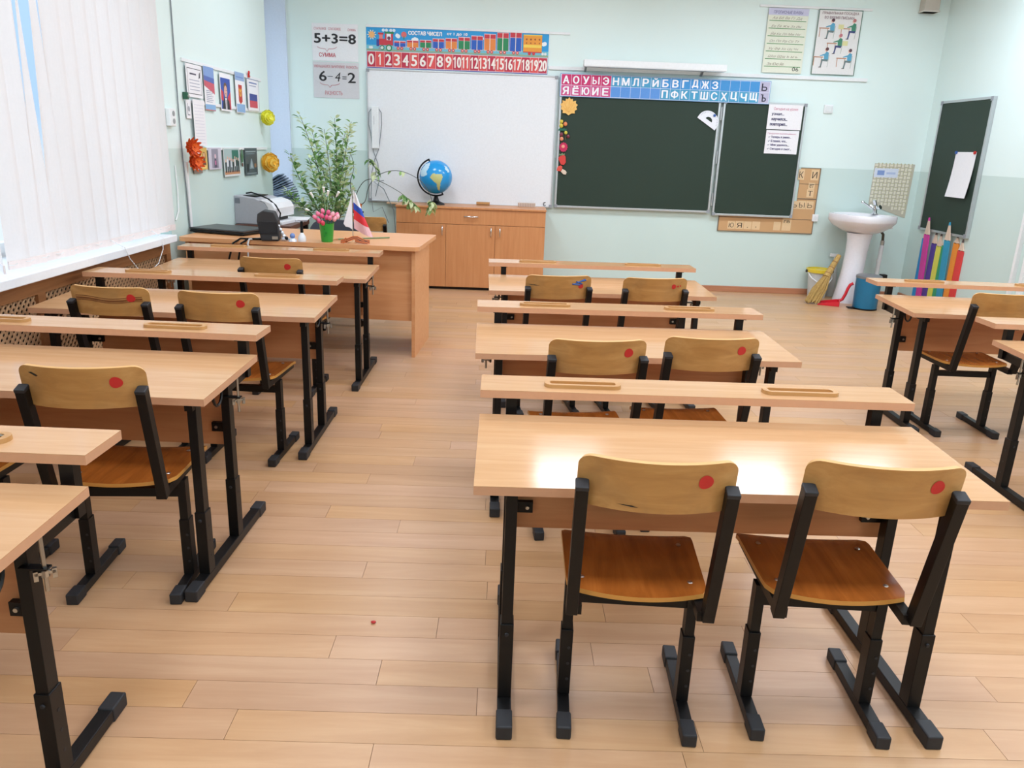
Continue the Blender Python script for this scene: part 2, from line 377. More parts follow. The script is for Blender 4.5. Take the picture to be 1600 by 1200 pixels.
struct('trim_1', G().box(XL - WT, XL - 0.0, 7.915, 7.96, 0.715, 2.66), REVEAL)     # painted end reveal of the far window
struct('baseboard_back', G().box(0.38, 3.98, YB - 0.018, YB, 0, 0.058).box(XL, -1.04, YB - 0.018, YB, 0, 0.058), SKIRT, bevel=0.004)
struct('baseboard_right', G().box(XR - 0.018, XR, Y0, YB - 0.02, 0, 0.058), SKIRT, bevel=0.004)
# windows: frame, sashes, glass
GLS = bpy.data.materials.new('window_glass'); GLS.use_nodes = True
gn = GLS.node_tree.nodes; gk = GLS.node_tree.links; gn.remove(gn['Principled BSDF'])
g_t = gn.new('ShaderNodeBsdfTransparent'); g_t.inputs[0].default_value = (0.93, 0.97, 0.97, 1); g_g = gn.new('ShaderNodeBsdfGlossy'); g_g.inputs['Roughness'].default_value = 0.02
g_f = gn.new('ShaderNodeLayerWeight'); g_f.inputs[0].default_value = 0.12; g_m = gn.new('ShaderNodeMixShader'); gk.new(g_f.outputs['Fresnel'], g_m.inputs[0]); gk.new(g_t.outputs[0], g_m.inputs[1]); gk.new(g_g.outputs[0], g_m.inputs[2]); gk.new(g_m.outputs[0], gn['Material Output'].inputs[0])
def window(name, y0, y1, nm):
    o = struct(name, G().box(-0.05, 0, y0, y1, 0.715, 0.775).box(-0.05, 0, y0, y1, 2.60, 2.66).box(-0.05, 0, y0, y0 + 0.06, 0.775, 2.60).box(-0.05, 0, y1 - 0.06, y1, 0.775, 2.60), WHITE, loc=(XL - 0.27, 0, 0))
    n = max(1, nm); st = (y1 - y0 - 0.06) / n
    for i in range(n):
        a = y0 + 0.03 + st * i; b = a + st
        if i: G().box(-0.05, 0, a - 0.03, a + 0.03, 0.775, 2.60).build('mullion', WHITE, o)
        s = G().box(-0.04, 0.01, a + 0.03, a + 0.075, 0.775, 2.6).box(-0.04, 0.01, b - 0.075, b - 0.03, 0.775, 2.6).box(-0.04, 0.01, a + 0.075, b - 0.075, 0.775, 0.82).box(-0.04, 0.01, a + 0.075, b - 0.075, 2.555, 2.6).build('sash', WHITE, o); G().face([(-0.015, a + 0.075, 0.82), (-0.015, b - 0.075, 0.82), (-0.015, b - 0.075, 2.555), (-0.015, a + 0.075, 2.555)]).build('pane', GLS, s, fix=False)
    return o
window('window_1', 0.6, 5.0, 4); window('window_2', 7.25, 7.915, 1)
SILLM = mat('sill_white', (238, 242, 246), 0.3)
struct('trim_2', G().box(XL - 0.27, -1.985, 0.3, 4.80, 0.716, 0.757), SILLM, bevel=0.004)      # sill of the near window
struct('trim_3', G().box(XL - 0.27, -1.95, 7.13, 7.91, 0.716, 0.757), SILLM, bevel=0.004)      # sill of the far window
struct('trim_4', G().box(XR - 0.03, XR, 6.16, 6.19, 0.0, CEIL), WHITE)
struct('trim_5', G().box(XR - 0.03, XR, 6.03, 6.07, 0.0, CEIL), WHITE)
struct('trim_6', G().box(0.36, 3.39, YB - 0.02, YB, 2.052, 2.082), WHITE)                        # white cable duct over the boards
# ceiling lamps
PANELG = emis('lamp_diffuser', (255, 250, 244), 5.0)
for i, (x, y) in enumerate(LAMPS):
    t = thing('ceiling_lamp', 'square white ceiling lamp, %s from the windows in the row %s' % (['first', 'second', 'third', 'added fill lamp, fourth'][i % 4], ['nearest the chalkboard', 'second from the chalkboard', 'third from the chalkboard', 'behind the camera'][i // 4]), 'ceiling lamp', (x, y, CEIL), group='ceiling lamps above the desks')
    g = G()
    for a in (0, pi / 2, pi, 3 * pi / 2): g.box(-0.3, 0.3, 0.275, 0.3, -0.06, 0.0, M=Matrix.Rotation(a, 4, 'Z'))
    g.build('lamp_frame', WHITE, t); G().box(-0.275, 0.275, -0.275, 0.275, -0.05, -0.045).build('diffuser', PANELG, t)

# ------------------------------------------------------------------ radiator screen and blinds
rs = thing('radiator_screen', 'brown wooden radiator screen with diamond lattice under the window sill', 'radiator screen', (-2.097, 0, 0))
G().box(0, 0.03, 0.5, 4.88, 0.635, 0.712).build('top_rail', FRAMEW, rs); G().box(0, 0.03, 0.5, 4.88, 0, 0.06).build('bottom_rail', FRAMEW, rs)
for yy in (0.5, 2.0, 3.45, 4.82): G().box(0, 0.03, yy, yy + 0.06, 0.06, 0.635).build('stile', FRAMEW, rs)
g = G(); P = 0.036; H0, H1, A, B = 0.06, 0.635, 0.5, 4.86
for s in (1, -1):
    k = A - (H1 - H0)
    while k < B:
        p0, p1 = (k, H0), (k + H1 - H0, H1)
        c0 = max(p0[0], A); c1 = min(p1[0], B)
        if c1 - c0 > 0.02:
            z0 = H0 + (c0 - k); z1 = H0 + (c1 - k)
            if s < 0: z0, z1 = H0 + H1 - z0, H0 + H1 - z1
            g.bar((0.012 + s * 0.002, c0, z0), (0.012 + s * 0.002, c1, z1), 0.004, 0.011)
        k += P
tag(g.build('lattice', LATT, rs, fix=False), kind='stuff')
G().box(0.0, 0.004, 0.52, 4.86, 0.02, 0.7).build('shade_sheet', DARK, rs)  # dark sheet stands in for the shade seen through the lattice holes
# vertical blind
vb = thing('vertical_blind', 'white vertical fabric blind with long slats hanging in front of the bright window', 'blind', (-2.06, 0, 0))
G().box(-0.025, 0.02, 0.65, 5.05, 2.70, 2.74).build('head_rail', WHITE, vb)
slat_me = None; y = 0.72; i = 0
spec = {}
while y < 5.0:
    ang = radians(-9 - 4 * sin(i * 2.3))
    if slat_me is None:
        g = G(); n = 6
        for q in range(n):
            a0 = -0.0635 + 0.127 * q / n; a1 = -0.0635 + 0.127 * (q + 1) / n
            b0 = 0.004 * (1 - (2 * a0 / 0.127) ** 2); b1 = 0.004 * (1 - (2 * a1 / 0.127) ** 2)
            for zz in range(10):
                z0, z1 = -1.93 + 0.193 * zz, -1.93 + 0.193 * (zz + 1)
                g.add([(b0, a0, z0), (b1, a1, z0), (b1, a1, z1), (b0, a0, z1), (b0 - 0.0012, a0, z0), (b1 - 0.0012, a1, z0), (b1 - 0.0012, a1, z1), (b0 - 0.0012, a0, z1)],
                      [(0, 1, 2, 3), (7, 6, 5, 4)])
        so = g.build('slat', SLAT, vb, fix=False); slat_me = so.data
        wo = G().box(-0.003, 0.0055, -0.06, 0.06, -1.93, -1.895).build('bottom_weight', mat('weight_white', (238, 226, 222), 0.5), so, bevel=0.001)
        w_me = wo.data; wmod = True
    else:
        so = bpy.data.objects.new('slat', slat_me); COL.objects.link(so); so.parent = vb
        wo = bpy.data.objects.new('bottom_weight', w_me); COL.objects.link(wo); wo.parent = so
    so.location = (0.0, y, 2.70); so.rotation_euler = (0.0, 0, ang)
    if 3.52 < y < 3.80:      # two slats twisted open towards the top
        m2 = slat_me.copy(); so.data = m2
        for v in m2.vertices:
            k = max(0.0, (v.co.z + 1.75) / 1.75); a_ = radians(50 if y < 3.66 else 46) * k ** 0.7; x_, y_ = v.co.x, v.co.y
            v.co.x, v.co.y = x_ * cos(a_) - y_ * sin(a_), x_ * sin(a_) + y_ * cos(a_)
    if 3.15 < y < 3.27:      # one slat turned open towards its foot
        m2 = slat_me.copy(); so.data = m2
        for v in m2.vertices:
            k = max(0.0, min(1.0, (-0.5 - v.co.z) / 1.43)); a_ = radians(44) * k; x_, y_ = v.co.x, v.co.y
            v.co.x, v.co.y = x_ * cos(a_) - y_ * sin(a_), x_ * sin(a_) + y_ * cos(a_)
        wo.rotation_euler = (0, 0, radians(44))
    y += 0.119; i += 1
g = G()
for k in range(40):
    y0 = 0.72 + 0.119 * k
    if y0 + 0.119 > 5.0: break
    g.tube([(0.012, y0 + 0.03, 0.795), (0.016, y0 + 0.06, 0.791), (0.012, y0 + 0.089, 0.795)], 0.0016, 4)
tag(g.build('link_chain', WHITE, vb), kind='stuff')
pts = [(0.02, 4.10 + 0.0, 0.80), (0.082, 4.11, 0.765), (0.086, 4.15, 0.70), (0.088, 4.24, 0.625), (0.088, 4.36, 0.60), (0.088, 4.48, 0.63), (0.086, 4.56, 0.70), (0.082, 4.58, 0.765), (0.02, 4.58, 0.80)]
g = G().tube(pts, 0.0018, 5)
for a, b in zip(pts, pts[1:]):
    a, b = Vector(a), Vector(b)
    for q in range(5): g.ball(a.lerp(b, q / 5), 0.0034, 0, 6, 4)
g.build('bead_chain', WHITE, vb)

# ------------------------------------------------------------------ school desk
def make_desk(PX):
    t = thing('school_desk', '', 'desk')
    M = Matrix.Translation((0, 0.225, 0.6286)) @ Matrix.Rotation(0.0292, 4, 'X')
    g = G(); k = 0.0012
    g.box(-0.6, 0.6, -0.225, 0.225, -k, 0, 0, M); g.box(-0.6, 0.6, -0.225, 0.225, -0.022, -k, 1, M)
    g.build('tabletop', [BEECH, BEECH_EDGE], t)
    g = G().box(-0.6, 0.6, 0.4524, 0.6017, 0.702, 0.7032, 0).box(-0.6, 0.6, 0.4524, 0.6017, 0.681, 0.702, 1); g.build('book_shelf', [BEECH, BEECH_EDGE], t)
    for cx, cy in ((-0.315, 0.513), (0.30, 0.513)):
        def loop(hx, hy, r, z):
            o = []
            for qx, qy, a0 in ((1, 1, 0), (-1, 1, pi / 2), (-1, -1, pi), (1, -1, 1.5 * pi)):
                for s in range(5): o.append((cx + qx * (hx - r) + r * cos(a0 + pi / 8 * s), cy + qy * (hy - r) + r * sin(a0 + pi / 8 * s), z))
            return o
        P = loop(0.108, 0.026, 0.022, 0.7032) + loop(0.107, 0.0255, 0.022, 0.7135) + loop(0.092, 0.0135, 0.008, 0.7135) + loop(0.092, 0.0135, 0.008, 0.7045) + loop(0.108, 0.026, 0.022, 0.7045)
        F = [(a * 20 + j, a * 20 + (j + 1) % 20, (a + 1) * 20 + (j + 1) % 20, (a + 1) * 20 + j) for a in range(3) for j in range(20)] + [tuple(60 + j for j in range(20))]
        G().add(P[:80], F).build('pen_tray', TRAYW, t, smooth=40)
    G().box(-0.49, 0.515, 0.350, 0.366, 0.345, 0.588).build('modesty_panel', PANEL, t)
    for s in (-1, 1):
        X = PX * s
        G().box(X - 0.017, X + 0.017, -0.035, 0.535, 0.004, 0.034).build('foot_bar', BLACK, t, bevel=0.002)
        for a, b in ((-0.064, 0.0), (0.50, 0.564)): G().box(X - 0.0195, X + 0.0195, a, b, 0.0, 0.0375).build('foot_cap', CAP, t, bevel=0.004)
        for yy in (0.066, 0.315):
            G().box(X - 0.0165, X + 0.0165, yy - 0.022, yy + 0.022, 0.034, 0.242).build('lower_sleeve', BLACK, t, bevel=0.0015)
            p = G().box(X - 0.0135, X + 0.0135, yy - 0.0185, yy + 0.0185, 0.20, 0.592 if yy < 0.2 else 0.604).build('upper_post', BLACK, t, bevel=0.0015)
            g = G()
            for z in (0.09, 0.14, 0.19): g.cyl((X + s * 0.0168, yy, z), (X + s * 0.0172, yy, z), 0.0045, n=8)
            g.cyl((X, yy - 0.0225, 0.215), (X, yy - 0.0262, 0.215), 0.0055, 0.004, 8)
            g.build('sleeve_dot', CAP, t)['kind'] = 'stuff'
        G().bar((X, 0.03, 0.582), (X, 0.42, 0.594), 0.024, 0.018).build('top_rail', BLACK, t)
        G().bar((X, 0.33, 0.555), (X, 0.505, 0.560), 0.010, 0.034).bar((X, 0.492, 0.545), (X, 0.492, 0.681), 0.03, 0.028).box(X - 0.02, X + 0.02, 0.46, 0.585, 0.677, 0.681).build('shelf_arm', BLACK, t)
        b = G().box(min(X, X - s * 0.065), max(X, X - s * 0.065), 0.334, 0.349, 0.397, 0.428).build('bracket_plate', BLACK, t)
        G().cyl((X - s * 0.05, 0.336, 0.4125), (X - s * 0.05, 0.329, 0.4125), 0.0065, 0.005, 8).build('bolt', STEEL, b)
        # tilt clamp: threaded rod, plate, wing nut
        r = G().cyl((X + s * 0.046, 0.295, 0.484), (X + s * 0.046, 0.295, 0.604), 0.0042, n=8).build('clamp_rod', STEEL, t, smooth=40)
        g = G().box(-0.018, 0.018, -0.004, 0.004, -0.003, 0.003).box(0.012, 0.02, -0.004, 0.004, -0.014, 0.006).box(-0.02, -0.012, -0.004, 0.004, -0.014, 0.006).cyl((0, 0, -0.008), (0, 0, 0.006), 0.008, n=8)
        g.build('wing_nut', STEEL, r, loc=(X + s * 0.046, 0.295, 0.524), rot=(0, 0, 0.6))
        G().box(min(X, X + s * 0.055), max(X, X + s * 0.055), 0.285, 0.305, 0.532, 0.536).build('clamp_plate', BLACK, t)
        G().tube([(X + s * 0.03, 0.17 + 0.035 * cos(a), 0.588 - 0.042 * sin(a)) for a in [pi * k / 8 for k in range(9)]], 0.0045, 6).build('bag_hook', BLACK, t, smooth=50)
    return t
DESKS = [
    (0.549, 1.586, 0.005, 'beech school desk nearest the camera in the middle row, lamp glare on its top'),
    (0.507, 2.750, 0.026, 'beech school desk second from the camera in the middle row, between two pairs of chairs'),
    (0.526, 4.047, 0.031, 'farthest beech school desk of the middle row, in front of the chalkboard'),
    (-1.455, 1.055, -0.02, 'beech school desk cut off by the lower left corner, pen in its tray'),
    (-1.440, 2.134, -0.032, 'beech school desk in the left row with a single chair fully in view before it'),
    (-1.389, 3.232, -0.004, 'beech school desk in the left row beside the lattice with two chairs before it'),
    (-1.349, 4.237, -0.007, 'beech school desk of the left row standing right against the teacher desk'),
    (2.646, 3.798, -0.019, 'beech school desk on the right in front of the coloured pencil boards'),
    (2.668, 2.745, -0.01, 'beech school desk at the right frame edge with only its left end visible')]
proto = make_desk(0.513); proto_wide = make_desk(0.540)
for i, (x, y, r, lab) in enumerate(DESKS):
    d = proto if i == 0 else proto_wide if i == 3 else dup(proto_wide if i in (4, 5, 6) else proto)
    d.location = (x, y, 0); d.rotation_euler = (0, 0, r); d['label'] = lab; d['group'] = 'pupils\' two-seat desks'

# ------------------------------------------------------------------ school chair
def slab(f, nx, ny, t, mface=0, medge=1):
    """curved plywood: f(u,v) -> point of the upper face, offset by t along -normal"""
    P = [[Vector(f(i / nx, j / ny)) for j in range(ny + 1)] for i in range(nx + 1)]; N = [[None] * (ny + 1) for _ in range(nx + 1)]
    for i in range(nx + 1):
        for j in range(ny + 1):
            a = P[min(i + 1, nx)][j] - P[max(i - 1, 0)][j]; b = P[i][min(j + 1, ny)] - P[i][max(j - 1, 0)]
            N[i][j] = a.cross(b).normalized()
    g = G(); idx = lambda i, j: i * (ny + 1) + j; k = (nx + 1) * (ny + 1)
    V = [P[i][j] for i in range(nx + 1) for j in range(ny + 1)] + [P[i][j] - N[i][j] * t for i in range(nx + 1) for j in range(ny + 1)]
    Ft = [(idx(i, j), idx(i + 1, j), idx(i + 1, j + 1), idx(i, j + 1)) for i in range(nx) for j in range(ny)]
    Fb = [tuple(k + q for q in reversed(f_)) for f_ in Ft]
    Fe = []
    for i in range(nx):
        Fe += [(idx(i, 0), k + idx(i, 0), k + idx(i + 1, 0), idx(i + 1, 0)), (idx(i, ny), idx(i + 1, ny), k + idx(i + 1, ny), k + idx(i, ny))]
    for j in range(ny):
        Fe += [(idx(0, j), idx(0, j + 1), k + idx(0, j + 1), k + idx(0, j)), (idx(nx, j), k + idx(nx, j), k + idx(nx, j + 1), idx(nx, j + 1))]
    g.add(V, Ft + Fb, mface); e0 = len(g.f); g.f += [list(q) for q in Fe]; g.m += [medge] * len(Fe)
    return g
def back_y(x, z): return -0.232 - 0.042 * (1 - (x / 0.16) ** 2) - (z - 0.65) * 0.16
def make_chair():
    t = thing('school_chair', '', 'chair')
    def fb(u, v):
        x = 0.16 * sin((2 * u - 1) * pi / 2); e = abs(x) - 0.132; r = 0.028; hz = 0.057 - (r - sqrt(max(0, r * r - max(0, e) ** 2))) * 0.9
        zc = 0.7035; z = zc + (2 * v - 1) * hz - 0.0
        return (x, back_y(x, z), z)
    slab(fb, 36, 5, 0.010).build('backrest', [PLY, PLY_EDGE], t, smooth=45)
    def fs(u, v):
        hw = 0.160 + 0.010 * v - 0.012 * max(0, (v - 0.9) / 0.1) ** 2 - 0.012 * max(0, (0.12 - v) / 0.12) ** 2
        x = (2 * u - 1) * hw; y = -0.134 + 0.314 * v - 0.022 * (1 - (2 * u - 1) ** 2) * (1 - v)
        z = 0.384 - 0.016 * max(0, (v - 0.8) / 0.2) ** 2 - 0.006 * (1 - (2 * u - 1) ** 2) + 0.004 * (1 - v) ** 4
        return (x, y, z)
    slab(fs, 12, 12, 0.011).build('seat', [SEATW, SEAT_EDGE], t, smooth=45)
    g = G()
    for sx in (-0.125, 0.128):
        for yy in (-0.08, 0.10): g.ball((sx, yy, 0.3835), 0.007, 0, 8, 4, (1, 1, 0.35))
    g.build('rivet', STEEL, t)['kind'] = 'stuff'
    for s in (-1, 1):
        X = 0.150 * s
        G().bar((X, -0.186, 0.358), (X, -0.262, 0.698), 0.026, 0.030).build('upright', BLACK, t, bevel=0.0015)
        G().bar((X, -0.2605, 0.692), (X, -0.2635, 0.702), 0.0275, 0.0315).build('upright_cap', CAP, t, bevel=0.002)
        G().bar((X * 0.93, -0.185, 0.3605), (X * 0.96, 0.165, 0.3585), 0.024, 0.024).build('seat_rail', BLACK, t)
        X = 0.148 * s
        G().bar((X, -0.03, 0.18), (X, -0.03, 0.345), 0.024, 0.032).build('upper_post', BLACK, t)
        G().box(X - 0.015, X + 0.015, -0.03 - 0.02, -0.03 + 0.02, 0.030, 0.215).build('lower_sleeve', BLACK, t, bevel=0.0015)
        g = G()
        for z in (0.075, 0.12, 0.165): g.cyl((X + 0.006, -0.0502, z), (X + 0.006, -0.0512, z), 0.004, n=8)
        g.build('sleeve_dot', CAP, t)['kind'] = 'stuff'  # dark discs stand in for the shaded holes in the sleeve
        G().box(X - 0.0145, X + 0.0145, -0.15, 0.15, 0.003, 0.030).build('foot_bar', BLACK, t, bevel=0.0015)
        for a, b in ((-0.176, -0.118), (0.118, 0.176)): G().box(X - 0.0175, X + 0.0175, a, b, 0, 0.0345).build('foot_cap', CAP, t, bevel=0.004)
    G().bar((-0.15, -0.03, 0.303), (0.15, -0.03, 0.303), 0.022, 0.028, side=(0, 1, 0)).build('crossbar', BLACK, t)
    return t
def dot_on(t, cx, cz, r, m, name='red_dot', squash=1.0, lab=None):
    n = 28; P = [(cx, back_y(cx, cz) - 0.0012, cz)]
    for i in range(n):
        rr = r * (1 + 0.04 * sin(3 * 2 * pi * i / n + cx * 90)); x = cx + rr * cos(2 * pi * i / n); z = cz + rr * squash * sin(2 * pi * i / n); P.append((x, back_y(x, z) - 0.0012, z))
    o = G().add(P, [(0, 1 + i, 1 + (i + 1) % n) for i in range(n)]).build(name, m, t, fix=False)
    if lab: o['label'] = lab
CH = [  # back-top centre x, y, rotation deg, label
    (0.335, 1.695, -3.0, 'wooden school chair at the nearest middle desk, the left one, black mark under its backrest'),
    (0.800, 1.705, -3.2, 'wooden school chair at the nearest middle desk, the right one, scratched right upright'),
    (0.290, 2.690, 5.0, 'wooden school chair at the second middle desk, the left one'),
    (0.690, 2.775, 3.0, 'wooden school chair at the second middle desk, the right one pulled out furthest'),
    (0.235, 3.980, 7.0, 'wooden school chair at the farthest middle desk with a blue scribble on its red dot'),
    (0.705, 4.005, 7.0, 'wooden school chair at the farthest middle desk with a smeared red dot'),
    (-1.101, 2.205, 3.5, 'wooden school chair alone in full view at the second left desk'),
    (-1.620, 2.180, 0.5, 'wooden school chair mostly outside the left frame edge, only its seat corner showing'),
    (-1.530, 3.300, -4.0, 'wooden school chair in the left row with dark stripes across its backrest'),
    (-1.100, 3.262, -2.0, 'wooden school chair in the left row to the right of the striped chair'),
    (-1.172, 4.218, -2.0, 'wooden school chair alone at the desk touching the teacher desk'),
    (2.390, 3.900, -1.0, 'wooden school chair on the right at the desk before the pencil boards')]
cp = make_chair(); chairs = []
for i, (x, y, r, lab) in enumerate(CH):
    c = cp if i == 0 else dup(cp)
    c.location = (x, y, 0); c.rotation_euler = (0, 0, radians(r)); c['label'] = lab; c['group'] = 'pupils\' plywood chairs'; chairs.append(c)
for i, c in enumerate(chairs):
    if i == 4:
        dot_on(c, 0.105, 0.712, 0.013, RED); g = G()
        for a, b in (((0.07, 0.722), (0.125, 0.745)), ((0.08, 0.735), (0.11, 0.722)), ((0.06, 0.724), (0.10, 0.718)), ((0.10, 0.735), (0.13, 0.74))):
            g.tube([(a[0] + (b[0] - a[0]) * q, back_y(a[0] + (b[0] - a[0]) * q, a[1] + (b[1] - a[1]) * q) - 0.0015, a[1] + (b[1] - a[1]) * q) for q in (0, 0.5, 1)], 0.0035, 5)
        o = g.build('blue_scribble', BLUEP, c)
    elif i == 5:
        dot_on(c, 0.085, 0.722, 0.012, RED); dot_on(c, 0.108, 0.722, 0.005, RED, 'smear'); dot_on(c, 0.122, 0.724, 0.004, RED, 'smear')
    else: dot_on(c, 0.093 + 0.004 * sin(i), 0.720, 0.0155, RED, squash=1.0)
    if i == 8:
        for z, h in ((0.712, 0.002), (0.720, 0.0014), (0.703, 0.0012), (0.708, 0.001)):
            P = []; n = 16
            for k in range(n + 1):
                x = -0.135 + 0.27 * k / n; zz = z + 0.004 * sin(k * 0.5); P += [(x, back_y(x, zz) - 0.0009, zz - h), (x, back_y(x, zz) - 0.0009, zz + h)]
            G().add(P, [(2 * k, 2 * k + 2, 2 * k + 3, 2 * k + 1) for k in range(n)]).build('dark_stripe', mat('stripe_brown', (120, 66, 30), 0.4), c, fix=False)
# black mark under the near chair's backrest
P = [(x, back_y(x, z) - 0.001, z) for x, z in ((-0.08, 0.662), (-0.05, 0.6585), (-0.035, 0.658), (-0.05, 0.662))]
G().face(P).build('ink_mark', INK((40, 32, 26)), chairs[0], fix=False)

for ci, pts in ((6, ((-0.128, 0.742), (-0.118, 0.744), (-0.100, 0.736), (-0.106, 0.732))), (4, ((-0.15, 0.715), (-0.118, 0.716), (-0.095, 0.711), (-0.12, 0.711)))):
    G().face([(x, back_y(x, z) - 0.001, z) for x, z in pts]).build('ink_mark', INK((40, 32, 26)), chairs[ci], fix=False)
G().tube([(0.1515, -0.2545, 0.60), (0.156, -0.252, 0.592), (0.150, -0.2495, 0.582), (0.155, -0.2475, 0.575), (0.151, -0.2465, 0.568)], 0.0012, 4).build('scratch', mat('scratch_grey', (150, 150, 150), 0.5), chairs[1])

# ------------------------------------------------------------------ teacher desk
TD = thing('teacher_desk', 'large beech teacher desk with a closed front panel beside the left row', 'desk', (-1.30, 4.945, 0), radians(-3.6))
g = G(); prof = []
for qx, qy, a0 in ((1, 1, 0), (-1, 1, pi / 2), (-1, -1, pi), (1, -1, 1.5 * pi)):
    for s in range(5): prof.append((qx * (0.768 - 0.035) + 0.035 * cos(a0 + pi / 8 * s), 0.375 + qy * (0.375 - 0.035) + 0.035 * sin(a0 + pi / 8 * s)))
g.prism(prof, 0.694, 0.720, 'xy'); g.build('desktop', DESKW, TD)
G().box(0.715, 0.737, 0.04, 0.60, 0, 0.694).build('side_panel', DESKW, TD); G().box(-0.737, -0.715, 0.04, 0.60, 0, 0.694).build('side_panel', DESKW, TD)
G().box(-0.715, 0.715, 0.07, 0.088, 0.235, 0.694).build('front_panel', DESKW, TD)
G().box(-0.715, -0.33, 0.13, 0.58, 0.12, 0.694).build('drawer_pedestal', DESKW, TD)
TZ = 0.7205
def on_desk(x, y): 
    return (x, y, TZ)

# closed laptop
lp = thing('closed_laptop', 'flat closed black laptop lying at the left end of the teacher desk', 'laptop', (-1.85, 5.33, TZ), radians(-17))
G().box(-0.205, 0.205, -0.14, 0.14, 0.004, 0.020).build('base', BLACK, lp, bevel=0.004)
G().box(-0.207, 0.207, -0.142, 0.142, 0.021, 0.034).build('lid', mat('laptop_lid', (52, 54, 56), 0.35), lp, bevel=0.005)
g = G(); [g.box(a - 0.012, a + 0.012, b - 0.006, b + 0.006, 0, 0.004) for a in (-0.18, 0.18) for b in (-0.12, 0.12)]; g.build('rubber_feet', CAP, lp)
# speaker
sp = thing('desk_speaker', 'black desktop loudspeaker standing on the teacher desk', 'speaker', (-1.475, 4.99, TZ), radians(8))
def prof_sp(): return [(-0.05, 0.0), (0.06, 0.0), (0.065, 0.02), (0.03, 0.185), (-0.025, 0.195), (-0.085, 0.17), (-0.082, 0.12)]
G().prism([(-0.052, 0), (0.052, 0), (0.060, 0.022), (0.052, 0.125), (0.030, 0.178), (-0.035, 0.186), (-0.068, 0.165), (-0.074, 0.12)], -0.05, 0.06, 'xz').build('cabinet', mat('speaker_black', (40, 40, 42), 0.55), sp, bevel=0.006)
G().box(-0.064, 0.05, -0.0535, -0.05, 0.045, 0.118).build('grille', mat('grille_cloth', (30, 30, 32), 0.85, bump=0.4, bscale=400), sp, bevel=0.004)
G().box(0.015, 0.05, -0.0545, -0.05, 0.012, 0.03).build('badge', STEEL, sp)
# cables over the front edge
for j, (m, pts, lab) in enumerate(((BLACK, [(-1.52, 5.02, 0.725), (-1.60, 4.97, 0.727), (-1.66, 4.975, 0.727), (-1.70, 4.945, 0.70), (-1.73, 4.940, 0.60), (-1.72, 4.94, 0.45)], 'black cable looping over the front edge of the teacher desk'),
        (BLACK, [(-1.50, 5.00, 0.725), (-1.55, 4.95, 0.73), (-1.61, 4.975, 0.727), (-1.65, 4.945, 0.70), (-1.67, 4.938, 0.60), (-1.66, 4.94, 0.45)], 'second black cable, right of the first, hanging over the desk edge'),
        (mat('grey_cable', (206, 204, 200), 0.5), [(-1.49, 5.04, 0.726), (-1.53, 4.99, 0.73), (-1.57, 4.975, 0.728), (-1.60, 4.950, 0.726), (-1.606, 4.938, 0.70), (-1.608, 4.936, 0.62), (-1.606, 4.938, 0.50)], 'pale grey cable hanging over the front edge of the teacher desk'))):
    tag(G().tube(pts, 0.006, 6).build('cable', m, smooth=60), lab, 'cable')
# ornaments
GLASS = mat('clear_glass', (225, 232, 240), 0.05, spec=0.6, metal=0.35)
o = thing('glass_ornament', 'tall clear glass figurine standing beside the black speaker', 'ornament', (-1.385, 4.985, TZ))
g = G().ball((0, 0, 0.012), 0.022, sc=(1.2, 1, 0.55)); 
for q in range(5): g.ball((-0.006 - 0.010 * q, 0.0, 0.03 + 0.020 * q), 0.013 - 0.001 * q, 0, 8, 6)
g.build('body', GLASS, o, smooth=60); G().ball((-0.055, 0, 0.128), 0.010, 0, 8, 6).build('head', mat('milk_glass', (240, 236, 228), 0.2), o, smooth=60); G().ball((0.012, -0.012, 0.018), 0.012, 0, 8, 6).build('foot_bead', BLACK, o, smooth=60)
o = thing('glass_ornament', 'small blue and white glass trinket on the teacher desk', 'ornament', (-1.335, 4.975, TZ))
G().lathe([(0.001, 0.0), (0.028, 0.0), (0.024, 0.012), (0.014, 0.02), (0.001, 0.02)], 14).build('stand', GLASS, o, smooth=40); G().ball((0.0, 0, 0.034), 0.017, 0, 10, 8).build('globe_bead', mat('blue_glass', (110, 140, 200), 0.12), o, smooth=60)
o = thing('glue_bottle', 'small white bottle with a tall black cap on the teacher desk', 'bottle', (-1.275, 4.975, TZ))
G().lathe([(0.001, 0), (0.024, 0), (0.026, 0.006), (0.024, 0.03), (0.012, 0.05), (0.009, 0.056), (0.001, 0.056)], 16).build('bottle_body', mat('bottle_white', (236, 238, 240), 0.25), o, smooth=45)
G().lathe([(0.001, 0.056), (0.010, 0.056), (0.0085, 0.125), (0.001, 0.127)], 12).build('cap', BLACK, o, smooth=45)
# green cup with flowers
CX, CY = -1.128, 5.02
cup = thing('plastic_cup', 'bright green plastic cup holding pink paper tulips on the teacher desk', 'cup', (CX, CY, TZ))
G().lathe([(0.001, 0.0), (0.034, 0.0), (0.036, 0.004), (0.046, 0.112), (0.048, 0.116), (0.045, 0.116), (0.034, 0.006), (0.001, 0.006)], 24).build('cup_wall', mat('green_plastic', (44, 160, 60), 0.35), cup, smooth=40)
g = G()
for k in range(3): g.ball((-0.004 + 0.008 * (k % 2), -0.043 - 0.0005 * k, 0.04 + 0.022 * k), 0.005, 0, 8, 6, (1, 0.25, 1))
g.build('embossed_mark', mat('green_dark', (30, 120, 46), 0.4), cup)
GRN = mat('stem_green', (72, 120, 66), 0.5); GRN2 = mat('stem_pale', (120, 160, 120), 0.5); SN = mat('petal_white', (240, 242, 236), 0.5)
PK = [mat('tulip_pink', (222, 88, 130), 0.5), mat('tulip_rose', (236, 128, 156), 0.5), mat('tulip_pale', (244, 176, 186), 0.5), mat('tulip_red', (226, 76, 100), 0.5)]
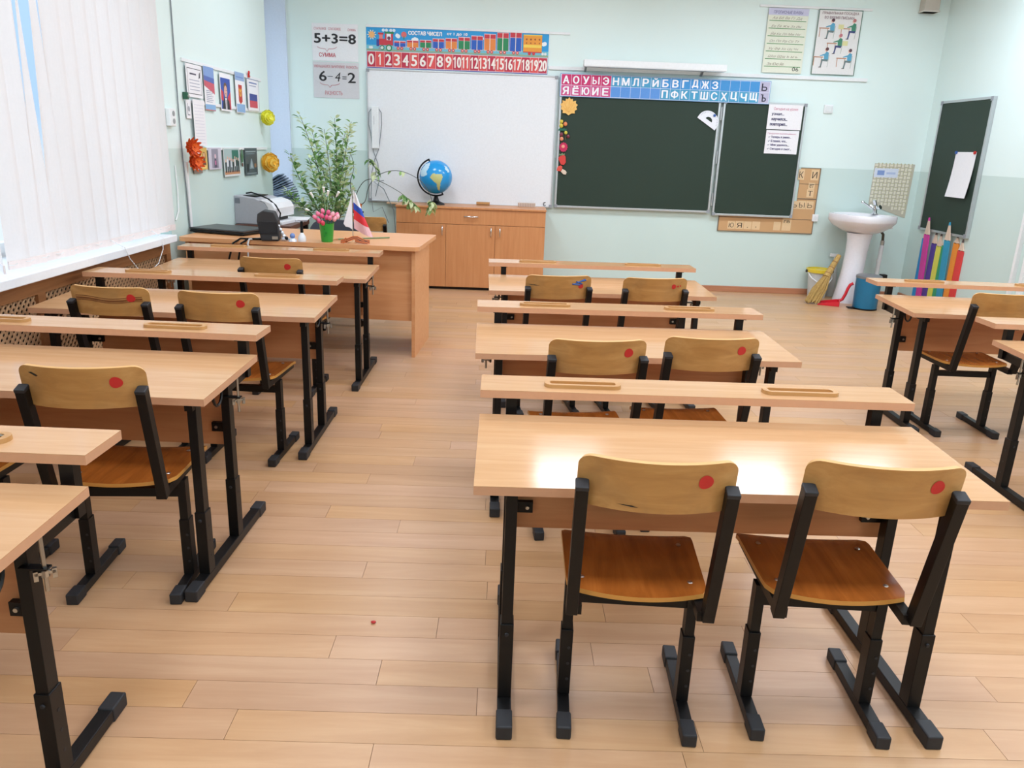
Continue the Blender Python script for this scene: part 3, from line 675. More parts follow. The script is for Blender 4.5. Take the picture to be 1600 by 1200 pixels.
TUL = [(-0.062, -0.03, 0.150, 1), (-0.035, -0.045, 0.130, 0), (-0.012, -0.05, 0.118, 3), (0.030, -0.045, 0.150, 1), (0.052, -0.02, 0.142, 2), (0.068, -0.01, 0.156, 2), (0.044, -0.03, 0.172, 2), (-0.02, -0.03, 0.158, 0), (0.008, -0.03, 0.150, 0), (-0.045, -0.02, 0.170, 1), (0.012, 0.0, 0.178, 0), (-0.024, 0.01, 0.185, 1), (0.058, 0.02, 0.165, 1)]
hue = ['deep pink', 'rose pink', 'pale pink', 'reddish pink']
ORD = ['leftmost', 'second from the left', 'third from the left', 'fourth from the left', 'fifth from the left', 'sixth from the left', 'middle seventh', 'sixth from the right', 'fifth from the right', 'fourth from the right', 'third from the right', 'second from the right', 'rightmost']
torder = sorted(range(len(TUL)), key=lambda k: TUL[k][0])
for k, (dx, dy, h, ci) in enumerate(TUL):
    tl = thing('paper_tulip', '%s paper tulip bud in the green cup, %s of the bunch' % (hue[ci], ORD[torder.index(k)]), 'flower', (CX + dx * 0.2, CY + dy * 0.2, TZ + 0.0065), group='pink paper tulips in the green cup')
    e = Vector((dx * 0.8, dy * 0.8, h - 0.008)); G().tube([(0, 0, 0), (dx * 0.1, dy * 0.1, h * 0.5), tuple(e)], 0.0022, 5).build('stem', GRN, tl)
    d = Vector((dx, dy, 0.09)).normalized(); MM = Matrix.Translation(e) @ d.to_track_quat('Z', 'Y').to_matrix().to_4x4()
    g = G()
    g.lathe([(0.001, -0.012), (0.010, -0.008), (0.0138, 0.003), (0.012, 0.013), (0.006, 0.022), (0.001, 0.0225)], 10, 0, MM); g.build('bud', PK[ci], tl, smooth=60)
SNOW = [(-0.115, 0.03, 0.185), (-0.085, 0.02, 0.265), (-0.02, 0.03, 0.30), (0.005, 0.02, 0.28), (0.058, 0.02, 0.275)]
for k, (dx, dy, h) in enumerate(SNOW):
    tl = thing('paper_snowdrop', 'thin white paper flower above the tulips, %s of five' % ['leftmost drooping one', 'second from the left', 'tallest middle one', 'fourth from the left', 'rightmost'][k], 'flower', (CX + dx * 0.1, CY + 0.012 + dy * 0.1, TZ + 0.0065), group='white paper flowers in the green cup')
    G().tube([(0, 0, 0), (dx * 0.25, 0.01, h * 0.5), (dx * 0.9, dy * 0.8, h)], 0.0022, 5).build('stem', GRN2, tl)
    e = Vector((dx * 0.9, dy * 0.8, h)); q = e + Vector((dx * 0.25 + 0.006, -0.01, 0.028 if k else 0.004))
    G().cyl(e - Vector((0, 0, 0.004)), q, 0.004, 0.009, 8).build('petal', SN, tl, smooth=50)
g = G()
# flag with stand
FXX, FYY = -0.962, 5.01
fg = thing('table_flag', 'small tricolour table flag in white, blue and red on a thin pole', 'flag', (FXX, FYY, TZ))
G().lathe([(0.001, 0), (0.036, 0), (0.034, 0.006), (0.008, 0.012), (0.001, 0.012)], 18).build('base', mat('flag_base', (226, 180, 130), 0.4), fg, smooth=40)
G().cyl((0, 0, 0.010), (0.0, 0, 0.335), 0.0028, n=8).build('pole', STEEL, fg)
def fl_cloth(u, v):   # u across (0 at pole), v down; the cloth hangs from the tip in a slanting fold
    x = 0.008 + u * (0.018 + 0.105 * min(1, v * 1.0)) ; z = 0.325 - 0.235 * v - 0.06 * u * (0.3 + v) + 0.055 * u * u * max(0, v - 0.5)
    return (x, -0.012 + 0.016 * sin(u * 5 + 1) * (0.3 + v * 0.7), z)
g = G(); n, mm = 16, 8; P = [fl_cloth(i / mm, j / n) for j in range(n + 1) for i in range(mm + 1)]
for j in range(n):
    for i in range(mm):
        v = (j + 0.5) / n; c = 0 if v < 0.30 else 1 if v < 0.53 else 2 if v < 0.77 else 3
        a = j * (mm + 1) + i
        k = len(g.v); V4 = [P[a], P[a + 1], P[a + mm + 2], P[a + mm + 1]]
        g.add(V4 + [(x, y + 0.0012, z) for x, y, z in V4], [(0, 1, 2, 3), (7, 6, 5, 4), (0, 4, 5, 1), (3, 2, 6, 7)], c)
FLW = mat('flag_white', (236, 234, 236), 0.6); FLB = mat('flag_blue', (34, 76, 180), 0.6); FLR = mat('flag_red', (222, 48, 56), 0.6); FLP = mat('flag_pale', (232, 184, 186), 0.6)
g.build('flag_cloth', [FLW, FLB, FLR, FLP], fg, smooth=60, fix=False)
G().prism([(-0.002, 0.30), (-0.058, 0.118), (-0.045, 0.100), (-0.02, 0.095), (-0.002, 0.082)], -0.004, 0.004, 'xz').build('folded_back_cloth', FLW, fg, bevel=0.002)
# ribbon
rb = thing('striped_ribbon', 'orange and black striped ribbon looped round the foot of the flag', 'ribbon', (FXX, FYY, TZ))
def ribbon(pts, w=0.024):
    g = G(); pts = [Vector(p) for p in pts]; st = 5; P = []
    for i, p in enumerate(pts):
        t = (pts[min(i + 1, len(pts) - 1)] - pts[max(i - 1, 0)]).normalized(); sd = Vector((0, 0.35, 1)); sd = (sd - t * sd.dot(t)).normalized()
        P.append([p + sd * w * (k / st - 0.0) for k in range(st + 1)])
    for i in range(len(pts) - 1):
        for k in range(st):
            q = [P[i][k], P[i + 1][k], P[i + 1][k + 1], P[i][k + 1]]; n_ = Vector((0, 0.001, 0))
            g.add(q + [a + n_ for a in q], [(0, 1, 2, 3), (7, 6, 5, 4)], k % 2)
    return g
OR = mat('ribbon_orange', (226, 120, 50), 0.5); RBK = mat('ribbon_black', (60, 26, 16), 0.5)
ribbon([(-0.07, -0.045, 0.001), (-0.05, -0.05, 0.002), (-0.02, -0.045, 0.012), (0.01, -0.043, 0.024), (0.03, -0.043, 0.026), (0.055, -0.045, 0.014), (0.085, -0.04, 0.003), (0.11, -0.03, 0.001)]).build('ribbon_band', [OR, RBK], rb, fix=False)
ribbon([(-0.065, -0.055, 0.001), (-0.045, -0.06, 0.008), (-0.03, -0.055, 0.02), (-0.02, -0.05, 0.012), (-0.035, -0.05, 0.002)], 0.02).build('ribbon_loop', [OR, RBK], rb, fix=False)
ribbon([(0.02, -0.055, 0.012), (0.05, -0.06, 0.006), (0.075, -0.058, 0.002), (0.10, -0.05, 0.001)], 0.018).build('ribbon_tail', [RBK, OR], rb, fix=False)
o = thing('pointer_stick', 'thin green pointer stick lying on the right half of the teacher desk', 'stick', (-0.92, 5.22, TZ + 0.006), radians(32))
G().cyl((-0.19, 0, 0), (0.17, 0, 0), 0.004, 0.0045, 10).build('shaft', mat('stick_green', (96, 130, 84), 0.45), o, smooth=50); G().cyl((-0.22, 0, 0), (-0.19, 0, 0), 0.002, 0.0055, 10).build('tip', TRAYW, o, smooth=50)

# pen lying in the tray of the near left desk
o = thing('pen', 'dark and silver pen lying in the tray of the lower left desk', 'pen', (-1.120, 1.567, 0.710), radians(3))
G().cyl((-0.07, 0, 0.001), (0.03, 0, 0.001), 0.0045, n=10).build('barrel', BLACK, o, smooth=50); G().cyl((0.03, 0, 0.001), (0.058, 0, 0.001), 0.0047, 0.004, 10).build('cap', STEEL, o, smooth=50); G().cyl((0.058, 0, 0.001), (0.066, 0, 0.001), 0.002, 0.001, 8).build('tip', STEEL, o)
tag(G().ball((0, 0, 0.004), 0.008, 0, 8, 6, (1, 0.7, 0.5)).build('paper_scrap', RED, loc=(-0.345, 1.975, 0.0)), 'tiny red scrap lying on the open floor between the rows', 'scrap')

# ------------------------------------------------------------------ chairs behind the teacher desk
tc = thing('office_chair', 'dark grey padded teacher chair behind the teacher desk, back rounded', 'chair', (-1.30, 5.86, 0), radians(180))
GREY = mat('charcoal_cloth', (70, 74, 84), 0.8, bump=0.2, bscale=300)
def fbk(u, v):
    a = (u - 0.5) * 1.9; r = 1 - 0.0 * v; hz = 0.17 * sqrt(max(0.03, 1 - (2 * u - 1) ** 4)); return (0.24 * sin(a) * 1.1, -0.20 - 0.06 * cos(a), 0.585 + (2 * v - 1) * hz)
slab(fbk, 16, 8, 0.045, 0, 0).build('backrest', GREY, tc, smooth=60)
G().box(-0.22, 0.22, -0.18, 0.24, 0.42, 0.48).build('seat', GREY, tc, bevel=0.02)
for s in (-1, 1): G().tube([(0.27 * s, -0.16, 0.5), (0.275 * s, -0.12, 0.66), (0.275 * s, 0.0, 0.69), (0.27 * s, 0.16, 0.67), (0.26 * s, 0.18, 0.5), (0.20 * s, 0.1, 0.44)], 0.014, 8).build('armrest', BLACK, tc, smooth=60)
G().cyl((0, 0, 0.08), (0, 0, 0.42), 0.028, n=12).build('gas_column', BLACK, tc, smooth=40)
for k in range(5):
    a = 2 * pi * k / 5 + 0.3; l = G().bar((0, 0, 0.10), (0.25 * cos(a), 0.25 * sin(a), 0.065), 0.04, 0.03, side=(-sin(a), cos(a), 0), w1=0.025, d1=0.02).build('base_arm', BLACK, tc)
    G().cyl((0.25 * cos(a) - 0.012 * sin(a), 0.25 * sin(a) + 0.012 * cos(a), 0.03), (0.25 * cos(a) + 0.012 * sin(a), 0.25 * sin(a) - 0.012 * cos(a), 0.03), 0.03, n=14).build('caster', CAP, l, smooth=40)
c = dup(cp); c.location = (-1.10, 6.66, 0); c.rotation_euler = (0, 0, radians(-4)); c['label'] = 'wooden school chair behind the teacher desk, its back seen right of the flag'; c['group'] = 'pupils\' plywood chairs'
for k in [q for q in bpy.data.objects if q.parent == c and q.name.split('.')[0] in ('red_dot', 'ink_mark')]: bpy.data.objects.remove(k)

# ------------------------------------------------------------------ side table with printer and papers
DBR = wood('dark_veneer', [(84, 50, 38), (104, 64, 48)], 'x', rough=0.4)
st = thing('side_table', 'small dark brown side table carrying the printer in the corner', 'table', (-1.87, 6.42, 0))
G().box(-0.215, 0.215, -0.29, 0.30, 0.655, 0.69).build('tabletop', DBR, st, bevel=0.003)
for sx in (-1, 1):
    for sy in (-1, 1): G().box(sx * 0.19 - 0.02, sx * 0.19 + 0.02, sy * 0.26 - 0.02, sy * 0.26 + 0.02, 0, 0.655).build('leg', BLACK, st)
pt = thing('printer', 'grey and white laser printer on the dark side table', 'printer', (-1.915, 6.36, 0.6905), radians(-7))
PGREY = mat('printer_grey', (176, 176, 182), 0.5); PWHITE = mat('printer_white', (232, 232, 234), 0.4)
G().prism([(-0.165, 0.0), (0.10, 0.0), (0.105, 0.13), (0.085, 0.165), (0.0, 0.198), (-0.165, 0.215)], -0.19, 0.19, 'xz').build('housing', PGREY, pt, bevel=0.006)
G().prism([(0.105, 0.055), (0.160, 0.055), (0.165, 0.125), (0.14, 0.165), (0.095, 0.182), (0.06, 0.19), (0.04, 0.186), (0.085, 0.166), (0.106, 0.132)], -0.195, 0.195, 'xz').build('front_cover', PWHITE, pt, bevel=0.006)
G().box(0.10, 0.20, -0.15, 0.15, 0.0, 0.025).build('paper_tray', PWHITE, pt, bevel=0.003)
G().box(0.10, 0.13, -0.14, 0.14, 0.028, 0.052).build('feed_slot', BLACK, pt)
G().box(-0.12, -0.02, -0.12, 0.12, 0.2065, 0.212).build('output_slot', BLACK, pt)
G().box(-0.155, -0.115, -0.1915, -0.19, 0.155, 0.195).build('side_label', mat('label_grey', (120, 124, 132), 0.5), pt)
G().tube([(-0.12, -0.06, 0.225), (-0.06, -0.10, 0.236), (0.02, -0.14, 0.222), (0.10, -0.15, 0.194), (0.155, -0.15, 0.15), (0.185, -0.14, 0.09), (0.175, -0.13, 0.06)], 0.006, 6).build('power_cord', BLACK, pt, smooth=60)
g = G()
for k in range(7): g.box(-0.10 + 0.006 * k * (-1) ** k, 0.10 + 0.006 * k * (-1) ** k, -0.14, 0.14, 0.003 * k, 0.003 * k + 0.0028, M=Matrix.Rotation(0.06 * (-1) ** k * (k % 3), 4, 'Z'))
tag(g.build('paper_stack', PAPER, loc=(-1.76, 6.575, 0.6905), rot=(0, 0, 0.15)), 'untidy stack of white paper beside the printer', 'paper')
# folders fanning on the far window sill
fo = thing('folder_stack', 'leaning fan of blue-grey folders on the far window sill', 'folders', (-2.075, 7.58, 0.7575))
for k in range(13):
    a = radians(2 + 2.6 * k); c = Vector((0.01 - 0.0016 * k * k * 0.55, 0.0, 0.012 + 0.0185 * k - 0.0002 * k * k))
    G().box(-0.09, 0.095, -0.10, 0.10, -0.006, 0.006, m=0).build('folder', mat('folder_a', (104, 116, 138), 0.5) if k % 3 else mat('folder_b', (136, 152, 172), 0.5), fo, loc=tuple(c), rot=(0.0, -a, 0.02 * (k % 4)))

# ------------------------------------------------------------------ plants
LEAF = [translucent('leaf_green', (158, 196, 128), 0.35), translucent('leaf_cream', (230, 240, 194), 0.35), translucent('leaf_dark', (116, 158, 100), 0.35)]
def leaf(g, p, d, L, w, m):
    d = Vector(d).normalized(); s = d.cross(Vector((0.2, 0.3, 1))).normalized(); u = s.cross(d)
    p = Vector(p); a = p + d * L * 0.35; b = p + d * L * 0.72; e = p + d * L - u * L * 0.12
    mu = m
    g.add([p, a + s * w + u * w * 0.35, a, a - s * w + u * w * 0.35, b + s * w * 0.75 + u * w * 0.25, b, b - s * w * 0.75 + u * w * 0.25, e],
          [(0, 1, 2), (0, 2, 3), (1, 4, 5, 2), (2, 5, 6, 3), (4, 7, 5), (5, 7, 6)], mu)
def bez(p, n=9):
    p = [Vector(q) for q in p]
    if len(p) == 3: return [(1 - t) ** 2 * p[0] + 2 * t * (1 - t) * p[1] + t * t * p[2] for t in [i / n for i in range(n + 1)]]
    out = []
    for i in range(len(p) - 1):
        a, b, c, d = p[max(i - 1, 0)], p[i], p[i + 1], p[min(i + 2, len(p) - 1)]
        for k in range(4 if i < len(p) - 2 else 5):
            t = k / 4; out.append(0.5 * (2 * b + (c - a) * t + (2 * a - 5 * b + 4 * c - d) * t * t + (3 * b - a - 3 * c + d) * t ** 3))
    return out
POTM = mat('terracotta', (150, 92, 66), 0.7); SOIL = mat('soil', (60, 44, 34), 0.95); BARK = mat('bark', (92, 96, 78), 0.7)
stool = thing('plant_stool', 'low wooden stool under the tall variegated plant behind the teacher desk', 'stool', (-1.56, 7.15, 0))
G().box(-0.15, 0.15, -0.15, 0.15, 0.36, 0.385).build('stool_top', DBR, stool, bevel=0.003)
for a in (-0.12, 0.12):
    for b in (-0.12, 0.12): G().box(a - 0.015, a + 0.015, b - 0.015, b + 0.015, 0, 0.36).build('leg', DBR, stool)
pl = thing('variegated_plant', 'tall bushy houseplant with cream and green leaves behind the teacher desk', 'plant', (-1.56, 7.15, 0.3855))
G().lathe([(0.001, 0), (0.09, 0), (0.125, 0.19), (0.135, 0.19), (0.135, 0.21), (0.118, 0.21), (0.112, 0.185), (0.001, 0.185)], 22).build('pot', POTM, pl, smooth=40)
G().lathe([(0.001, 0.186), (0.11, 0.186), (0.001, 0.19)], 16).build('soil', SOIL, pl)
TIPS = [(-0.25, 0.0, 1.150, 0), (-0.18, 0.1, 1.05, 0), (-0.02, -0.1, 1.04, 0), (0.05, 0.0, 1.135, 0), (0.13, 0.05, 1.02, 0), (0.205, -0.05, 1.11, 0), (0.18, 0.1, 0.90, 0), (-0.335, -0.05, 0.83, 1), (-0.30, 0.1, 0.66, 1), (-0.16, -0.1, 0.80, 0), (-0.36, -0.1, 0.52, 1), (0.02, 0.1, 0.85, 0), (-0.10, -0.15, 0.62, 0), (0.10, -0.12, 0.66, 0), (-0.25, -0.1, 0.42, 1), (0.2, -0.1, 0.55, 0), (0.0, -0.16, 0.48, 0), (0.12, 0.0, 0.42, 0), (-0.14, -0.12, 0.40, 0)]
st_g = G(); lf = G()
for i, (dx, dy, h, bend) in enumerate(TIPS):
    b0 = Vector((random.uniform(-0.05, 0.05), random.uniform(-0.05, 0.05), 0.186))
    e = Vector((dx, dy, h)); mid = b0.lerp(e, 0.5) + Vector((dx * (0.25 if bend else -0.12) + random.uniform(-0.04, 0.04), random.uniform(-0.03, 0.03), 0.04))
    pp = bez([b0, mid, e], 12); st_g.tube(pp, 0.0055, 5, taper=0.002)
    N = int(26 + 44 * (h - 0.25))
    for k in range(N):
        t = 0.30 + 0.70 * (k + random.random()) / N; q = t * 12; j = min(11, int(q)); p = pp[j].lerp(pp[j + 1], q - j)
        dirv = (pp[j + 1] - pp[j]).normalized() * 0.55; ang = random.uniform(0, 2 * pi); out = Vector((cos(ang), sin(ang) * 0.8, random.uniform(-0.35, 0.35)))
        L = random.uniform(0.055, 0.085) * (1.15 - 0.35 * t)
        leaf(lf, p + out * 0.012, dirv + out, L, L * random.uniform(0.20, 0.29), random.choices((0, 1, 2), (5, 5, 2))[0])
st_g.build('stems', BARK, pl, smooth=60); tag(lf.build('foliage', LEAF, pl, fix=False), kind='stuff')
# trailing plant in an orange pot on a thin black stand
ps = thing('plant_stand', 'thin black metal plant stand under the small orange pot', 'plant stand', (-1.40, 7.45, 0))
G().cyl((0.03, 0, 0.02), (0.03, 0, 0.70), 0.010, n=10).build('post', BLACK, ps); G().lathe([(0.001, 0), (0.11, 0), (0.11, 0.012), (0.02, 0.02), (0.001, 0.02)], 18).build('foot', BLACK, ps); G().lathe([(0.001, 0.70), (0.075, 0.70), (0.075, 0.712), (0.001, 0.712)], 18).build('dish', BLACK, ps)
tp = thing('trailing_vine', 'trailing vine in a small orange pot, its stems arching over to the globe', 'plant', (-1.40, 7.45, 0.7125))
G().lathe([(0.001, 0), (0.045, 0), (0.058, 0.055), (0.062, 0.055), (0.062, 0.068), (0.052, 0.068), (0.05, 0.052), (0.001, 0.052)], 18).build('pot', mat('orange_pot', (218, 118, 52), 0.45), tp, smooth=40)
vs = G(); vl = G()
def vine(pts, leaves):
    pp = bez([Vector(p) - Vector((-1.40, 7.45, 0.7125)) for p in pts]); vs.tube(pp, 0.0042, 5, taper=0.002)
    for a, b, n, L in leaves:
        for k in range(n):
            q = (a + (b - a) * random.random()) * (len(pp) - 1.001); j = int(q); p = pp[j].lerp(pp[j + 1], q - j)
            an = random.uniform(0, 2 * pi); dv = Vector((cos(an) * 0.8, sin(an) * 0.8, -0.75)); LL = L * random.uniform(1.0, 1.45)
            leaf(vl, p, dv, LL, LL * 0.27, random.choices((0, 1, 2), (3, 5, 1))[0])
vine([(-1.40, 7.45, 0.76), (-1.31, 7.42, 0.80), (-1.27, 7.40, 0.93), (-1.20, 7.40, 1.03), (-1.08, 7.40, 1.085), (-0.95, 7.40, 1.085), (-0.80, 7.38, 1.02), (-0.72, 7.35, 0.93), (-0.68, 7.35, 0.83), (-0.70, 7.36, 0.74)], [(0.86, 1.0, 26, 0.06), (0.42, 0.62, 5, 0.05)])
vine([(-1.40, 7.45, 0.76), (-1.38, 7.42, 0.88), (-1.31, 7.40, 0.985), (-1.22, 7.38, 1.01), (-1.10, 7.36, 0.97), (-0.97, 7.36, 0.90), (-0.88, 7.36, 0.83), (-0.83, 7.36, 0.78)], [(0.72, 1.0, 30, 0.062)])
vine([(-1.22, 7.40, 1.02), (-1.20, 7.42, 1.08), (-1.235, 7.44, 1.15), (-1.27, 7.45, 1.19)], [(0.1, 1.0, 16, 0.06)])
vine([(-1.40, 7.45, 0.76), (-1.44, 7.42, 0.95), (-1.40, 7.40, 1.10), (-1.42, 7.40, 1.22)], [(0.3, 1.0, 10, 0.045)])
vine([(-1.40, 7.45, 0.76), (-1.46, 7.44, 0.79), (-1.45, 7.40, 0.80)], [(0.2, 1.0, 14, 0.05)])
vs.build('vines', mat('vine_stem', (78, 88, 80), 0.6), tp, smooth=60); tag(vl.build('foliage', LEAF, tp, fix=False), kind='stuff')

# ------------------------------------------------------------------ cabinet, globe, erasers
cb = thing('low_cabinet', 'low beech cabinet with one wide drawer and three doors under the whiteboard', 'cabinet', (-1.03, 7.485, 0))
CW = 1.406
G().box(0, CW, 0.018, 0.415, 0.025, 0.765).build('carcass', CABW, cb); G().box(-0.004, CW + 0.004, -0.012, 0.42, 0.765, 0.783).build('cabinet_top', CABW, cb, bevel=0.002)
G().box(0.01, CW - 0.01, 0.03, 0.40, 0, 0.025).build('plinth', DARK, cb)
dr = G().box(0.002, CW - 0.002, 0, 0.0175, 0.624, 0.762).build('drawer', CABW, cb, bevel=0.001)
def bow(p0, p1, r=0.006): 
    a, b = Vector(p0), Vector(p1); o = Vector((0, -0.024, 0)); return G().tube([a, a + o * 0.8 + (b - a) * 0.12, a + o + (b - a) * 0.35, a + o + (b - a) * 0.65, a + o * 0.8 + (b - a) * 0.88, b], r, 8)
bow((0.64, 0, 0.697), (0.77, 0, 0.697)).build('handle', CHROME, dr, smooth=60)
for k, (a, b, hx) in enumerate(((0.002, 0.469, 0.435), (0.472, 0.933, 0.896), (0.936, CW - 0.002, 0.980))):
    d = G().box(a, b, 0, 0.0175, 0.028, 0.620).build('door', CABW, cb, bevel=0.001)
    bow((hx, 0, 0.515), (hx, 0, 0.602), 0.0055).build('handle', CHROME, d, smooth=60)
ZC = 0.7832
gl = thing('globe', 'blue desk globe on a black stand, standing on the low cabinet', 'globe', (-0.672, 7.68, ZC))
RG = 0.155; GC = Vector((-0.004, 0, 0.255))
OCE = mat('ocean_blue', (34, 150, 216), 0.18, bscale=14)
G().ball(GC, RG, 0, 40, 24).build('sphere', OCE, gl, smooth=60)
def inside(p, poly):
    c = False; k = len(poly)
    for i in range(k):
        (x1, y1), (x2, y2) = poly[i], poly[(i + 1) % k]
        if (y1 > p[1]) != (y2 > p[1]) and p[0] < (x2 - x1) * (p[1] - y1) / (y2 - y1) + x1: c = not c
    return c
def patch(poly, name, m, back=False):
    g = G(); s = 0.035
    for i in range(-27, 28):
        for j in range(-27, 28):
            if inside(((i + 0.5) * s, (j + 0.5) * s), poly):
                q = []
                for a, b in ((i, j), (i + 1, j), (i + 1, j + 1), (i, j + 1)):
                    a, b = a * s, b * s; r2 = a * a + b * b
                    if r2 > 0.95: break
                    q.append(GC + Vector((a, -sqrt(1 - r2) * (-1 if back else 1), b)) * RG * 1.004)
                if len(q) == 4: g.face(q)
    return g.build(name, m, gl, fix=False, smooth=60)
LANDT = mat('land_tan', (196, 196, 130), 0.35, bscale=60); ICE = mat('land_pale', (196, 226, 240), 0.35)
patch([(-0.28, 0.02), (-0.10, 0.24), (0.10, 0.22), (0.44, 0.20), (0.50, 0.05), (0.38, -0.22), (0.34, -0.45), (0.28, -0.78), (0.18, -0.70), (0.12, -0.35), (-0.08, -0.18)], 'south_continent', LANDT)
patch([(-0.95, 0.25), (-0.6, 0.75), (-0.30, 0.85), (-0.35, 0.55), (-0.50, 0.35), (-0.45, 0.15), (-0.62, 0.05), (-0.85, 0.05)], 'north_continent', ICE)
patch([(0.55, 0.72), (0.72, 0.60), (0.86, 0.35), (0.78, 0.30), (0.62, 0.48)], 'east_continent', ICE)
G().tube([GC + Vector((cos(a), 0, sin(a))) * (RG + 0.017) for a in [radians(113 + 180 * k / 24) for k in range(25)]], 0.0075, 8).build('meridian_arc', BLACK, gl, smooth=60)
G().lathe([(0.001, 0), (0.085, 0), (0.08, 0.012), (0.03, 0.035), (0.018, 0.075), (0.001, 0.09)], 22).build('stand', BLACK, gl, smooth=40)
d = Vector((cos(radians(113)), 0, sin(radians(113)))); G().cyl(GC + d * (RG - 0.01), GC + d * (RG + 0.024), 0.007, n=8).cyl(GC - d * (RG - 0.01), GC - d * (RG + 0.024), 0.007, n=8).build('axis_pin', BLACK, gl)
o = thing('board_eraser', 'plain wooden board eraser on the ledge below the whiteboard', 'eraser', (-0.225, 7.80, ZC)); G().box(-0.065, 0.065, -0.025, 0.025, 0.012, 0.032).build('wood_back', TRAYW, o, bevel=0.003); G().box(-0.063, 0.063, -0.023, 0.023, 0, 0.012).build('felt', mat('felt', (150, 110, 74), 0.9), o)
o = thing('patterned_box', 'small box with a brown woven pattern lying by the chalkboard end of the ledge', 'box', (0.20, 7.80, ZC)); G().box(-0.085, 0.085, -0.03, 0.03, 0, 0.038).build('box_body', mat('box_beige', (206, 190, 176), 0.6), o, bevel=0.002)
g = G(); [g.box(-0.083 + 0.0166 * i, -0.083 + 0.0166 * i + 0.008, -0.0312, -0.03, 0.003 + 0.012 * (j), 0.011 + 0.012 * j) for i in range(10) for j in range(3)]; g.build('weave', mat('box_brown', (160, 128, 110), 0.6), o)

# ------------------------------------------------------------------ boards on the back wall
def wthing(name, label, cat, x, z, off=0.0, group=None): return thing(name, label, cat, (x, YB - 0.001 - off, z), 0, group)
wb = wthing('whiteboard', 'large white board above the low cabinet with a thin aluminium frame', 'whiteboard', -1.36, 0.775, 0.03)
BW, BH = 1.812, 1.222
G().box(0.01, BW - 0.01, 0.004, 0.026, 0.01, BH - 0.01).build('board_face', WBOARD, wb)
g = G(); 
for a in ((0, BW, 0, 0.012), (0, BW, BH - 0.012, BH)): g.box(a[0], a[1], -0.004, 0.028, a[2], a[3])
for a in (0, BW - 0.014): g.box(a, a + 0.014, -0.004, 0.028, 0, BH)
g.build('frame', ALU, wb, bevel=0.001)
for a, b in ((0, 0), (BW - 0.03, 0), (0, BH - 0.03), (BW - 0.03, BH - 0.03)): G().box(a, a + 0.03, -0.007, -0.004, b, b + 0.03).build('corner_cap', mat('cap_grey', (150, 154, 160), 0.5), wb, bevel=0.002)
G().box(0.19, BW - 0.06, -0.06, -0.004, -0.012, 0.0).build('chalk_ledge', mat('ledge_tan', (222, 184, 146), 0.5), wb)
G().tube([(BW - 0.07 + 0.016 * cos(a), -0.006, 0.035 + 0.016 * sin(a)) for a in [radians(60 + 28 * k) for k in range(10)]], 0.003, 5).build('hook', BLACK, wb)
ck = wthing('chalkboard', 'green chalkboard of a wide middle panel and a right wing in aluminium frames', 'chalkboard', 0.47, 0.775, 0.042)
def panel(name, x0, x1, z0, z1):
    o = G().box(x0 + 0.012, x1 - 0.012, 0.0, 0.024, z0 + 0.012, z1 - 0.012).build(name, GREENB, ck)
    g = G().box(x0, x1, -0.007, 0.028, z0, z0 + 0.02).box(x0, x1, -0.007, 0.028, z1 - 0.02, z1).box(x0, x0 + 0.02, -0.007, 0.028, z0 + 0.02, z1 - 0.02).box(x1 - 0.02, x1, -0.007, 0.028, z0 + 0.02, z1 - 0.02)
    f = g.build('frame', ALU, o, bevel=0.002)
    for a in (x0, x1 - 0.03):
        for b in (z0, z1 - 0.03): G().box(a, a + 0.03, -0.010, -0.007, b, b + 0.03).build('corner_cap', mat('cap_grey', (150, 154, 160), 0.5), o)
    return o
panel('center_panel', 0.004, 1.545, 0.008, 1.065); panel('wing_panel', 1.572, 2.372, -0.012, 1.060)
for z in (0.08, 0.48, 0.88): G().cyl((1.5585, -0.004, z), (1.5585, -0.004, z + 0.12), 0.008, n=8).build('hinge', ALU, ck)
# letter strip over the chalkboard
al = wthing('alphabet_strip', 'pink and blue alphabet strip with white letters above the chalkboard', 'poster', 0.472, 1.815, 0.058)
AW, AH = 1.995, 0.205
G().box(0, AW, 0, 0.006, 0, AH).build('strip_board', INK((86, 150, 206)), al)
cw = AW / 21.3; sh = []
lx = 0.012; PINKS = [(206, 52, 110), (214, 70, 122)]; BL = [(58, 140, 200), (72, 156, 206)]
for i in range(21):
    for j in range(2):
        x = lx + i * (AW - 0.02) / 21; w = (AW - 0.02) / 21 - 0.003; z = 0.008 + (1 - j) * 0.096; h = 0.093
        if i < 5: c = (204, 48, 108) if j == 0 else (206, 84, 138)
        elif i < 20: c = (74, 158, 200) if (j == 0 and i < 10) else (64, 148, 212) if j == 0 else (92, 150, 220) if i < 10 else (72, 160, 200)
        else: c = (190, 186, 210)
        sh.append((c, R(x, z, w, h), 1))
sh.append(((226, 230, 244), R(0.004, 0.004, AW - 0.008, AH - 0.008), 0)); pr(al, sh)
R1 = 'АОУЫЭНМЛРЙБВГДЖЗ    Ь'; R2 = 'ЯЁЮИЕ     ПФКТШСХЦЧЩЪ'
for j, rr in enumerate((R1, R2)):
    for i, ch in enumerate(rr):
        if ch == ' ': continue
        x = lx + i * (AW - 0.02) / 21; wd = 0.066 if ch in 'ШЩЖЮЫМФ' else 0.054; hh = 0.066 if ch not in 'ЁЙЦЩД' else 0.074
        if ch in 'ЬЪЫ': sign(al, ch, x + (0.0935 - wd) / 2 - 0.004, 0.008 + (1 - j) * 0.096 + 0.013, wd, hh, INK((40, 40, 60)) if i == 20 else INK((246, 246, 250)), 0.17, -DEPTH[al.name] - 0.0002); continue
        text(al, ch, x + (0.0935 - wd) / 2 - 0.004, 0.008 + (1 - j) * 0.096 + 0.013, wd, hh, INK((40, 40, 60)) if i == 20 else INK((246, 246, 250)), bold=0.05, y=-0.0019)
